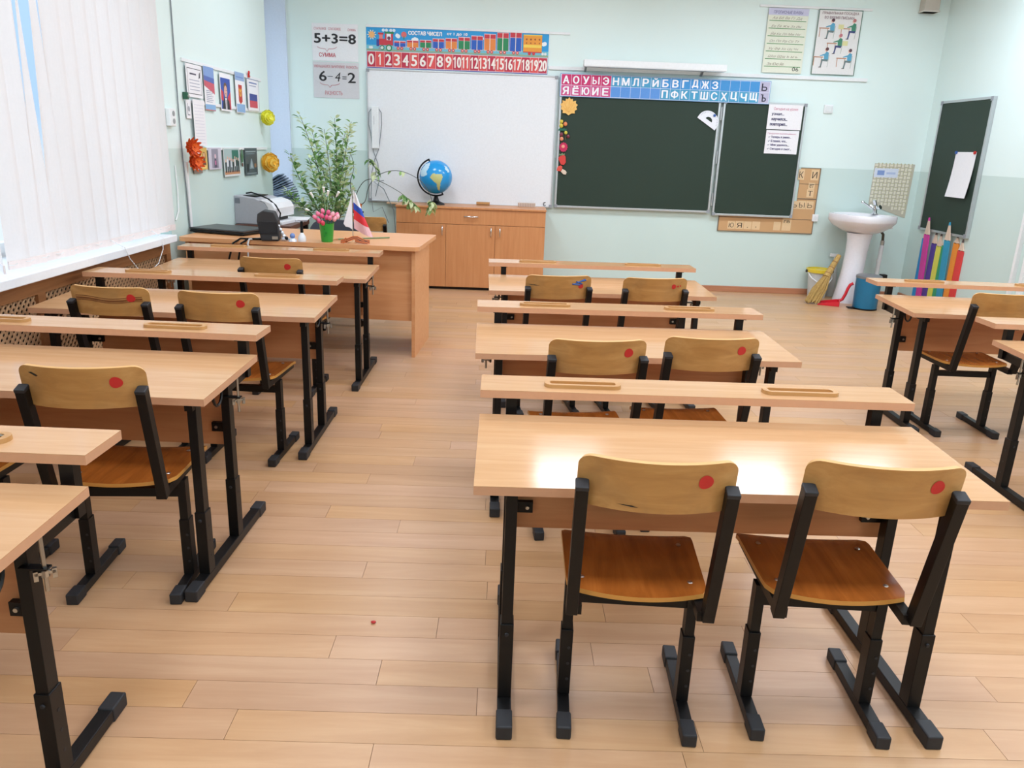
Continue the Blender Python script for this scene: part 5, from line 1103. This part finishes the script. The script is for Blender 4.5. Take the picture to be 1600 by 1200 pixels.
G().tube([(0, 0.15, 0.885), (0, 0.10, 0.905), (0, 0.03, 0.935), (0, -0.03, 0.960)], 0.009, 8).ball((0, -0.032, 0.958), 0.016).build('spout', CHROME, fc, smooth=50)
for s_ in (-1, 1): G().cyl((s_ * 0.02, 0.162, 0.90), (s_ * 0.055, 0.162, 0.915), 0.011, 0.022, 10).build('tap_handle', CHROME, fc, smooth=40)
G().bar((0, 0.16, 0.925), (0.0, 0.13, 0.975), 0.03, 0.012).build('lever', CHROME, fc)
dp = thing('drain_pipe', 'white waste pipe with a dark elbow running down right of the pedestal', 'pipe', (3.66, 7.74, 0))
G().tube([(-0.05, -0.04, 0.70), (0.0, -0.03, 0.685), (0.045, 0.0, 0.65), (0.055, 0.01, 0.585)], 0.013, 8).build('elbow', mat('brass_dark', (96, 92, 76), 0.4, metal=0.6), dp, smooth=50); G().cyl((0.055, 0.01, 0.545), (0.055, 0.01, 0.59), 0.019, n=10).build('coupling', STEEL, dp, smooth=40); G().cyl((0.045, 0.01, 0.0), (0.055, 0.01, 0.545), 0.020, n=12).cyl((0.05, 0.01, 0.38), (0.05, 0.01, 0.41), 0.025, n=12).build('pipe', WHITE, dp, smooth=40)
# bucket
bk = thing('yellow_bucket', 'pale bucket with a yellow rim and white handle behind the broom', 'bucket', (3.16, 7.80, 0))
G().lathe([(0.001, 0), (0.085, 0), (0.112, 0.26), (0.118, 0.262), (0.108, 0.262), (0.083, 0.008), (0.001, 0.008)], 22).build('bucket_wall', mat('bucket_pale', (206, 208, 204), 0.35), bk, smooth=40)
G().lathe([(0.110, 0.25), (0.126, 0.252), (0.130, 0.285), (0.116, 0.288)], 22, closed=True).build('rim', mat('bucket_yellow', (232, 206, 60), 0.4), bk, smooth=40)
G().tube([(-0.122, 0, 0.255), (-0.10, -0.08, 0.20), (-0.03, -0.125, 0.15), (0.05, -0.12, 0.15), (0.10, -0.08, 0.20), (0.122, 0, 0.255)], 0.006, 6).build('handle', WHITE, bk, smooth=50); G().cyl((-0.118, 0, 0.26), (-0.138, 0, 0.26), 0.014, n=10).cyl((0.118, 0, 0.26), (0.138, 0, 0.26), 0.014, n=10).build('lug', CAP, bk)
# broom leaning on the basin
br = thing('straw_broom', 'short straw broom leaning against the basin pedestal, head on the floor', 'broom', (2.965, 7.42, 0))
top = Vector((0.30, 0.20, 0.47)); STR = wood('straw', [(160, 124, 62), (206, 172, 104)], 'z', rough=0.8, stretch=6, scale=12, bump=0.6); g = G(); random.seed(3)
for k in range(90):
    a = random.uniform(0, 2 * pi); q = sqrt(random.random()); e = Vector((0.07 * q * cos(a) + 0.01, 0.045 * q * sin(a), 0.006 + 0.03 * random.random())); m_ = Vector((0.165, 0.11, 0.26)) + Vector((0.028 * q * cos(a), 0.028 * q * sin(a), 0))
    g.tube([m_, m_.lerp(e, 0.5) + Vector((0.02 * q * cos(a), 0.015 * q * sin(a), 0)), e], 0.005, 4)
tag(g.build('bristles', STR, br), kind='stuff')
G().tube([(0.155, 0.103, 0.245), (0.19, 0.127, 0.30), (0.235, 0.157, 0.37), (0.285, 0.19, 0.445)], 0.036, 10, taper=0.022).build('grip', STR, br, smooth=50); g = G()
for q in (0.2, 0.55, 0.9): c = Vector((0.155, 0.103, 0.245)).lerp(Vector((0.25, 0.167, 0.395)), q); d = Vector((0.095, 0.064, 0.15)).normalized(); g.cyl(c - d * 0.005, c + d * 0.005, 0.036 - 0.011 * q, n=12)
g.build('binding', mat('binding', (150, 108, 60), 0.7), br)
sb = thing('spray_bottle', 'white-topped spray bottle standing behind the bucket beside the basin', 'bottle', (3.33, 7.885, 0))
G().lathe([(0.001, 0), (0.04, 0), (0.042, 0.02), (0.042, 0.22), (0.03, 0.30), (0.016, 0.36), (0.001, 0.36)], 16).build('bottle_body', mat('bottle_grey', (206, 210, 206), 0.3), sb, smooth=50)
G().cyl((0, 0, 0.36), (0, 0, 0.40), 0.013, n=10).box(-0.055, 0.03, -0.012, 0.012, 0.40, 0.43).build('trigger_head', WHITE, sb, bevel=0.003)
# dustpan
du = thing('red_dustpan', 'bright red plastic dustpan with an upright handle lying before the basin', 'dustpan', (3.13, 7.40, 0), radians(-20)); RP = mat('red_plastic', (212, 34, 50), 0.35)
G().box(-0.10, 0.09, -0.08, 0.08, 0.0, 0.004).prism([(-0.10, 0.004), (0.09, 0.004), (0.09, 0.045), (0.07, 0.045), (-0.10, 0.012)], -0.084, -0.08, 'xz').prism([(-0.10, 0.004), (0.09, 0.004), (0.09, 0.045), (0.07, 0.045), (-0.10, 0.012)], 0.08, 0.084, 'xz').box(0.086, 0.092, -0.084, 0.084, 0, 0.05).build('pan', RP, du)
G().tube([(0.09, 0, 0.045), (0.115, 0, 0.06), (0.135, 0, 0.11), (0.15, 0, 0.17), (0.165, 0, 0.205), (0.19, 0, 0.222)], 0.014, 8).build('handle', RP, du, smooth=50)
# pedal bin
bn = thing('pedal_bin', 'blue cylindrical pedal bin with a dark lid beside the basin', 'bin', (3.405, 7.24, 0)); PB = mat('bin_blue', (24, 112, 150), 0.3)
G().lathe([(0.001, 0.008), (0.106, 0.008), (0.108, 0.02), (0.112, 0.29), (0.001, 0.29)], 30).build('body', PB, bn, smooth=40); G().lathe([(0.001, 0), (0.110, 0), (0.110, 0.014), (0.001, 0.014)], 30).build('base_ring', BLACK, bn, smooth=40)
G().lathe([(0.001, 0.29), (0.115, 0.29), (0.115, 0.312), (0.10, 0.32), (0.001, 0.324)], 30).build('lid', mat('lid_grey', (120, 122, 124), 0.4), bn, smooth=40); G().box(-0.175, -0.11, -0.05, 0.0, 0.008, 0.02).build('pedal', BLACK, bn, bevel=0.004); G().box(0.10, 0.155, -0.03, 0.03, 0.25, 0.33).build('lid_hinge', BLACK, bn, bevel=0.006)

# ------------------------------------------------------------------ right wall
def rthing(name, label, cat, y, z, off=0.0, group=None): return thing(name, label, cat, (XR - 0.001 - off, y, z), -pi / 2, group)
rb_ = rthing('small_chalkboard', 'tall narrow green chalkboard on the right wall with a paper pinned to it', 'chalkboard', 7.72, 0.715, 0.026)
W_, H_ = 0.825, 1.175
G().box(0.012, W_ - 0.012, 0, 0.02, 0.012, H_ - 0.012).build('board_face', GREENB, rb_)
G().box(0, W_, -0.006, 0.025, 0, 0.022).box(0, W_, -0.006, 0.025, H_ - 0.022, H_).box(0, 0.022, -0.006, 0.025, 0.022, H_ - 0.022).box(W_ - 0.022, W_, -0.006, 0.025, 0.022, H_ - 0.022).build('frame', ALU, rb_, bevel=0.002)
for a in (0, W_ - 0.035):
    for b in (0, H_ - 0.035): G().box(a, a + 0.035, -0.010, -0.006, b, b + 0.035).build('corner_cap', mat('cap_grey', (150, 154, 160), 0.5), rb_)
o = rthing('pinned_paper', 'blank white paper held by two magnets on the narrow right chalkboard', 'sheet', 7.31, 1.05, 0.030); sheet(0.32, 0.39, 0.0012, 0.03, skew=0.0).build('paper_sheet', PAPER, o)
G().cyl((0.012, -0.001, 0.385), (0.012, -0.012, 0.385), 0.014, n=12).build('magnet', BLUEP, o); G().cyl((0.305, -0.001, 0.385), (0.305, -0.012, 0.385), 0.014, n=12).build('magnet', RED, o)
PEN = [('sky blue', (30, 144, 210), 0.625, 0.755, 7.645), ('magenta', (214, 64, 160), 0.675, 0.845, 7.552), ('violet', (84, 66, 150), 0.600, 0.722, 7.461), ('yellow', (222, 218, 90), 0.585, 0.720, 7.370), ('green', (56, 160, 112), 0.600, 0.718, 7.279), ('turquoise', (52, 154, 190), 0.660, 0.835, 7.188), ('orange', (238, 146, 52), 0.645, 0.735, 7.097), ('red', (224, 64, 62), 0.590, 0.702, 7.006)]
PWD = wood('pencil_wood', [(216, 190, 166), (232, 210, 190)], 'z', rough=0.6)
for k, (nm, c, zs, zt, yy) in enumerate(PEN):
    of = 0.036 if nm in ('magenta', 'turquoise') else 0.0
    o = rthing('pencil_board', 'tall %s pencil-shaped board on the right wall under the narrow chalkboard' % nm, 'wall decoration', yy, 0.02, of * 0.25, 'pencil boards on the right wall'); o.rotation_euler = (of * 1.25, 0, -pi / 2); m_ = mat('pencil_' + nm.replace(' ', '_'), c, 0.5)
    w = 0.084; z0, z1 = zs - 0.02, zt - 0.02
    n_ = 8; wave = [(w - w * i / n_, z0 + 0.012 * abs(sin(pi * 1.5 * i / n_))) for i in range(n_ + 1)]
    G().prism([(0, 0.04), (w, 0.04)] + wave, -0.014, -0.001, 'xz').build('shaft', m_, o)
    G().prism([(0.0, z0 + 0.014), (w, z0 + 0.014), (w * 0.60, z1 - 0.03), (w * 0.40, z1 - 0.03)], -0.013, -0.001, 'xz').build('wood_cone', PWD, o); G().prism([(w * 0.40, z1 - 0.03), (w * 0.60, z1 - 0.03), (w * 0.52, z1), (w * 0.48, z1)], -0.014, -0.001, 'xz').build('lead_tip', m_ if of else mat('lead_grey', (110, 100, 100), 0.6), o)

# ------------------------------------------------------------------ left pier
def lthing(name, label, cat, y, z, off=0.0, group=None, rz=pi / 2): return thing(name, label, cat, (XL + 0.001 + off, y, z), rz, group)
def lrail(label, y0, y1, z, h=0.022): tag(G().box(0, y1 - y0, -0.010, 0, 0, h).build('poster_rail', WHITE, loc=(XL + 0.0005, y0, z), rot=(0, 0, pi / 2), bevel=0.002), label, 'rail')
lrail('white poster rail along the top of the upper row on the left pier', 5.36, 7.03, 1.785); lrail('white poster rail along the foot of the upper row on the left pier', 5.42, 7.03, 1.535); lrail('white poster rail along the top of the lower row on the left pier', 5.40, 7.10, 1.238)
def lsheet(name, label, y, z, w, h, m=PAPER, off=0.012, curl=0.02, cat='sheet'):
    o = lthing(name, label, cat, y, z, off); sheet(w, h, 0.0012, curl).build('paper_sheet', m, o); return o
NVY, RDI, LBL = (60, 78, 150), (206, 70, 76), (150, 182, 220)
def tilt_pr(o, shapes, curl, h):
    g = G(); ms = []
    for rgb, poly, lay in shapes:
        m = INK(rgb)
        if m not in ms: ms.append(m)
        g.face([(p[0], -0.0010 - 0.0004 * lay - curl * (1 - p[1] / h) ** 2 - 0.0008, p[1]) for p in poly], ms.index(m))
    return g.build('print', ms, o, fix=False)
a = lsheet('framed_notice', 'white notice with a thin black frame, first of the upper row on the left pier', 5.39, 1.575, 0.275, 0.205, off=0.016, curl=0.0)
sh = []
for q in (R(0.02, 0.02, 0.235, 0.004), R(0.02, 0.176, 0.235, 0.004), R(0.02, 0.02, 0.004, 0.16), R(0.251, 0.02, 0.004, 0.16)): sh.append(((60, 60, 70), q, 0))
for k in range(4): sh.append(((170, 174, 190), R(0.05, 0.045 + 0.02 * k, 0.17, 0.005), 0))
sh.append(((70, 70, 90), R(0.06, 0.140, 0.11, 0.010), 0)); sh.append(((50, 50, 60), [(0.21, 0.12), (0.235, 0.13), (0.238, 0.165), (0.222, 0.155)], 1)); pr(a, sh)
a = lsheet('flag_leaflet', 'narrow leaflet with a blue and red wave at its top on the left pier', 5.70, 1.505, 0.195, 0.285, off=0.014, curl=0.0)
sh = [((130, 160, 210), R(0, 0.17, 0.195, 0.115), 0), ((206, 96, 110), [(0, 0.16), (0.195, 0.11), (0.195, 0.185), (0, 0.20)], 1), ((90, 110, 180), [(0, 0.195), (0.195, 0.18), (0.195, 0.215), (0, 0.225)], 2), ((140, 180, 220), R(0, 0.0, 0.195, 0.04), 0), ((200, 110, 110), R(0, 0.0, 0.195, 0.006), 1)]
for k in range(7): sh.append(((150, 154, 176), R(0.03, 0.055 + 0.012 * k, 0.11 + 0.02 * (k % 2), 0.004), 1))
pr(a, sh)
a = lsheet('portrait_print', 'portrait print of a person in a dark suit before a blue and red flag', 6.01, 1.515, 0.225, 0.26, off=0.014, curl=0.0)
sh = [((56, 84, 170), R(0.012, 0.012, 0.2, 0.215), 0), ((200, 60, 74), [(0.13, 0.012), (0.212, 0.012), (0.212, 0.14), (0.15, 0.10)], 1), ((200, 60, 74), [(0.012, 0.08), (0.06, 0.06), (0.06, 0.13), (0.012, 0.15)], 1), ((40, 40, 50), [(0.03, 0.012), (0.19, 0.012), (0.175, 0.07), (0.13, 0.095), (0.09, 0.095), (0.05, 0.07)], 2), ((240, 240, 244), [(0.095, 0.012), (0.125, 0.012), (0.128, 0.09), (0.092, 0.09)], 3), ((60, 40, 60), [(0.106, 0.012), (0.114, 0.012), (0.116, 0.08), (0.104, 0.08)], 4), ((226, 178, 156), disc(0.11, 0.135, 0.042, 16, 0.8), 4), ((110, 84, 60), disc(0.108, 0.162, 0.036, 14), 3), ((150, 110, 100), R(0.096, 0.118, 0.028, 0.004), 5), ((110, 80, 76), R(0.092, 0.142, 0.010, 0.004), 5), ((110, 80, 76), R(0.118, 0.142, 0.010, 0.004), 5)]
pr(a, sh)
a = lsheet('emblem_leaflet', 'narrow leaflet with a red and gold emblem, fourth of the upper row', 6.345, 1.515, 0.215, 0.295, off=0.014, curl=0.0)
sh = [((150, 176, 214), R(0, 0.235, 0.215, 0.06), 0), ((110, 140, 200), R(0.02, 0.255, 0.17, 0.008), 1), ((196, 60, 50), [(0.065, 0.085), (0.105, 0.065), (0.15, 0.085), (0.15, 0.205), (0.065, 0.205)], 1), ((226, 170, 70), disc(0.108, 0.145, 0.028), 2), ((226, 170, 70), [(0.07, 0.17), (0.10, 0.145), (0.085, 0.185)], 2), ((226, 170, 70), [(0.146, 0.17), (0.116, 0.145), (0.131, 0.185)], 2), ((196, 60, 50), R(0.1, 0.135, 0.016, 0.018), 3), ((140, 176, 214), R(0.01, 0.005, 0.195, 0.06), 0)]
pr(a, sh)
a = lsheet('flag_print', 'white print showing a white, blue and red flag, last of the upper row', 6.625, 1.545, 0.30, 0.24, off=0.014, curl=0.0)
sh = [((128, 138, 168), R(0, 0, 0.006, 0.24), 0), ((128, 138, 168), R(0.294, 0, 0.006, 0.24), 0), ((128, 138, 168), R(0, 0.234, 0.3, 0.006), 0), ((110, 130, 180), R(0.05, 0.205, 0.2, 0.010), 0), ((150, 160, 190), R(0.05, 0.185, 0.18, 0.006), 0), ((62, 74, 150), R(0.05, 0.075, 0.2, 0.052), 1), ((206, 74, 88), R(0.05, 0.022, 0.2, 0.053), 1), ((240, 240, 244), R(0.05, 0.127, 0.2, 0.052), 1)]
pr(a, sh)
a = lsheet('handwritten_letter', 'long thin white paper with faint lines hanging below the framed notice', 5.45, 1.268, 0.205, 0.295, off=0.022, curl=0.0)
pr(a, [((214, 212, 222), R(0.02, 0.02 + 0.02 * k, 0.16, 0.003), 0) for k in range(13)])
a = lsheet('small_card', 'small framed card left of the handwritten letter on the pier', 5.365, 1.44, 0.085, 0.115, off=0.010, curl=0.0); pr(a, [((90, 94, 96), R(0.02, 0.02, 0.006, 0.075), 0), ((120, 124, 126), R(0.02, 0.02, 0.04, 0.005), 0), ((170, 170, 176), disc(0.045, 0.06, 0.018), 1)])
a = lsheet('pink_note', 'pale pink note over a brown card, first of the lower row on the pier', 5.395, 1.115, 0.13, 0.14, mat('note_pink', (240, 226, 226), 0.6), 0.018, 0.0); pr(a, [((214, 176, 180), R(0.03, 0.03 + 0.022 * k, 0.07, 0.003), 0) for k in range(4)])
a = lsheet('brown_card', 'brown card peeking out from behind the pale pink note', 5.415, 1.09, 0.15, 0.15, mat('card_brown', (136, 116, 104), 0.6), 0.011, 0.0)
a = lsheet('icon_card', 'small gold icon card of a haloed figure in the lower row', 5.548, 1.112, 0.115, 0.145, mat('icon_gold', (216, 180, 92), 0.5), 0.012, 0.0); pr(a, [((150, 96, 50), disc(0.058, 0.088, 0.030, 14), 0), ((220, 176, 130), disc(0.058, 0.094, 0.018), 1), ((120, 70, 50), [(0.025, 0.03), (0.09, 0.03), (0.074, 0.075), (0.042, 0.075)], 1), ((236, 206, 120), R(0.02, 0.008, 0.075, 0.018), 1)])
a = lsheet('photo_print', 'grey and mauve photograph of a standing figure in the lower row', 5.69, 1.108, 0.255, 0.148, mat('photo_mauve', (206, 200, 212), 0.5), 0.012, 0.0); pr(a, [((150, 146, 160), R(0.06, 0.01, 0.13, 0.13), 0), ((90, 80, 100), [(0.10, 0.012), (0.16, 0.012), (0.148, 0.075), (0.112, 0.075)], 1), ((226, 190, 200), disc(0.13, 0.09, 0.016), 2), ((196, 120, 160), R(0.118, 0.03, 0.026, 0.03), 2)])
a = lsheet('group_photo', 'white-bordered photograph of a group of people standing before a green board', 5.985, 1.048, 0.36, 0.208, mat('photo_white', (222, 226, 224), 0.5), 0.014, 0.0)
sh = [((170, 190, 188), R(0.012, 0.015, 0.336, 0.185), 0), ((44, 110, 92), R(0.18, 0.075, 0.15, 0.115), 1), ((196, 140, 100), R(0.012, 0.015, 0.336, 0.025), 1)]
for k in range(8):
    x = 0.04 + 0.04 * k; c = [(40, 44, 50), (226, 226, 230), (60, 60, 76), (206, 210, 214), (36, 40, 46), (230, 226, 226), (50, 60, 60), (40, 44, 50)][k]; h = 0.075 + 0.02 * ((k * 3) % 4) / 3
    sh += [(c, [(x - 0.014, 0.03), (x + 0.014, 0.03), (x + 0.016, 0.03 + h), (x - 0.016, 0.03 + h)], 2), ((220, 176, 156), disc(x, 0.04 + h, 0.012), 3), ((40, 44, 50), R(x - 0.012, 0.03, 0.024, h * 0.45), 3)]
pr(a, sh)
a = lsheet('dark_poster', 'dark grey-green printed poster, last of the lower row on the pier', 6.475, 1.040, 0.315, 0.212, mat('poster_dark', (70, 84, 88), 0.5), 0.012, 0.0)
sh = [((150, 164, 166), R(0.02, 0.18, 0.26, 0.010), 0), ((120, 140, 144), R(0.03, 0.165, 0.22, 0.006), 0), ((130, 150, 156), [(0.10, 0.05), (0.22, 0.05), (0.17, 0.13), (0.15, 0.13)], 0), ((206, 214, 216), [(0.155, 0.06), (0.175, 0.06), (0.166, 0.13)], 1), ((40, 50, 54), R(0.03, 0.03, 0.06, 0.06), 0), ((150, 110, 80), R(0.23, 0.06, 0.05, 0.03), 0), ((140, 154, 156), R(0.03, 0.012, 0.25, 0.006), 0)]
pr(a, sh)
GM = mat('clip_green', (40, 96, 70), 0.5)
o = lthing('green_clip', 'dark green clip at the left end of the upper poster row', 'clip', 5.345, 1.555, 0.0); G().box(0, 0.03, -0.03, 0, 0, 0.045).build('clip_body', GM, o, bevel=0.004); G().cyl((0.015, -0.03, 0.02), (0.015, -0.038, 0.02), 0.008, n=8).build('rivet', STEEL, o)
o = lthing('red_clip', 'small red clip on the upper rail above the flag print', 'clip', 6.665, 1.792, 0.011); G().prism([(0, 0), (0.03, 0.0), (0.036, 0.016), (0.02, 0.022), (0.034, 0.036), (0.02, 0.05), (0.0, 0.03)], -0.012, 0, 'xz').build('clip_body', RED, o, bevel=0.002); G().cyl((0.015, -0.012, 0.012), (0.015, -0.016, 0.012), 0.005, n=8).build('rivet', STEEL, o)
o = lthing('green_tag', 'dark green leaf-shaped tag between the group photograph and the dark poster', 'tag', 6.385, 1.14, 0.012); G().prism([(0, 0.0), (0.035, 0.01), (0.05, 0.05), (0.03, 0.10), (0.01, 0.105), (0.0, 0.06)], -0.003, 0, 'xz').build('leaf_plate', mat('tag_green', (70, 110, 76), 0.5), o); G().prism([(0.0, -0.02), (0.03, -0.03), (0.035, 0.0), (0.0, 0.0)], -0.003, 0, 'xz').build('tag_end', mat('tag_brown', (96, 70, 60), 0.5), o)
def flower(o, r, cols, rings, yc=-0.03, cup=0.9, wide=1.0, sharp=False):
    """paper flower: rings of curved petals; local -y points into the room"""
    for q, (rr, n, tilt, cix) in enumerate(rings):
        for k in range(n):
            a = 2 * pi * k / n + q * 0.7; g = G(); w = rr * wide * 2.2 / n; P = []
            for i in range(5):
                t = i / 4; rad = rr * (0.15 + 0.85 * sin(t * tilt) / sin(tilt)) if not sharp else rr * (0.15 + 0.85 * t); dep = yc - rr * cup * t * t * (1.3 - q * 0.12) + 0.02 * q * -1
                ww = w * (0.4 + 0.9 * sin(pi * min(1, 0.18 + t * 0.72))) if not sharp else w * (0.35 + 1.0 * sin(pi * (0.1 + 0.9 * t)))
                for s_ in (-1, 0, 1):
                    ca, sa = cos(a), sin(a); P.append((rad * ca - s_ * ww * sa, dep + (abs(s_)) * -0.006, rad * sa + s_ * ww * ca))
            k0 = [(3 * i + j, 3 * i + j + 1, 3 * i + j + 4, 3 * i + j + 3) for i in range(4) for j in range(2)]
            g.add(P, k0); g.add([(x, y_ + 0.0016, z) for x, y_, z in P], [f_[::-1] for f_ in k0]); g.build('petal', cols[cix], o, smooth=60, fix=False)
    G().ball((0, yc + 0.008, 0), r * 0.35, 0, 10, 8).build('flower_core', cols[-1], o, smooth=60)
OFL = [mat('paper_orange', (240, 110, 40), 0.6), mat('paper_orange_deep', (226, 86, 30), 0.6)]; YFL = [mat('paper_lemon', (252, 252, 100), 0.6), mat('paper_lemon_deep', (244, 240, 60), 0.6)]; GFL = [mat('paper_amber', (255, 214, 96), 0.6), mat('paper_amber_deep', (250, 188, 50), 0.6)]
o = lthing('paper_flower', 'orange paper flower, the upper of two at the left edge of the pier', 'paper flower', 5.29, 1.262, 0.03, None, radians(55)); flower(o, 0.06, OFL, [(0.062, 12, 1.3, 0), (0.048, 9, 1.3, 1), (0.030, 6, 1.2, 0)], cup=0.45, wide=0.85, sharp=True)
o = lthing('paper_flower', 'orange paper flower, the lower of two at the left edge of the pier', 'paper flower', 5.325, 1.172, 0.03, None, radians(55)); flower(o, 0.06, OFL, [(0.062, 12, 1.3, 0), (0.048, 9, 1.3, 1), (0.030, 6, 1.2, 0)], cup=0.45, wide=0.85, sharp=True)
o = lthing('paper_rose', 'lemon yellow paper rose at the end of the upper poster row', 'paper flower', 7.02, 1.500, 0.03, None, radians(42)); flower(o, 0.05, YFL, [(0.062, 6, 1.7, 0), (0.052, 5, 1.8, 1), (0.040, 5, 1.9, 0), (0.028, 4, 2.0, 1), (0.015, 3, 2.0, 0)], cup=0.22, wide=1.05)
o = lthing('paper_rose', 'large amber paper rose at the end of the lower poster row', 'paper flower', 7.00, 1.135, 0.035, None, radians(42)); flower(o, 0.06, GFL, [(0.080, 6, 1.7, 0), (0.069, 6, 1.8, 1), (0.056, 5, 1.9, 0), (0.042, 5, 2.0, 1), (0.028, 4, 2.0, 0), (0.014, 3, 2.0, 1)], cup=0.22, wide=1.05)
# socket, cables, channel
o = lthing('wall_socket', 'white double socket on the left wall beside the blind', 'socket', 5.055, 1.385, 0.0); G().box(0, 0.085, -0.03, 0, 0, 0.105).build('plate', WHITE, o, bevel=0.005)
for z in (0.03, 0.075): G().cyl((0.05, -0.03, z), (0.05, -0.033, z), 0.016, n=12).build('outlet', mat('outlet_grey', (150, 152, 152), 0.5), o)
tag(G().tube([(XL + 0.006, 5.27, 2.9), (XL + 0.006, 5.265, 2.1), (XL + 0.008, 5.245, 1.5), (XL + 0.008, 5.25, 1.2), (XL + 0.008, 5.27, 0.95), (XL + 0.008, 5.275, 0.74)], 0.004, 5).build('cable', mat('cable_grey', (120, 128, 132), 0.5), smooth=60), 'thin grey cable running down the wall at the left edge of the pier', 'cable')
tag(G().box(0, 0.03, -0.016, 0, 0, 0.42).build('cable_channel', WHITE, loc=(XL + 0.0005, 5.28, 0.75), rot=(0, 0, pi / 2), bevel=0.002), 'white plastic cable channel below the orange paper flowers', 'cable channel')
tag(G().tube([(XL + 0.008, 5.12, 1.15), (XL + 0.008, 5.125, 1.0), (XL + 0.008, 5.115, 0.87), (XL + 0.008, 5.06, 0.815)], 0.004, 5).build('cable', WHITE, smooth=60), 'short white cord hanging right of the blind', 'cable')
flush_text()
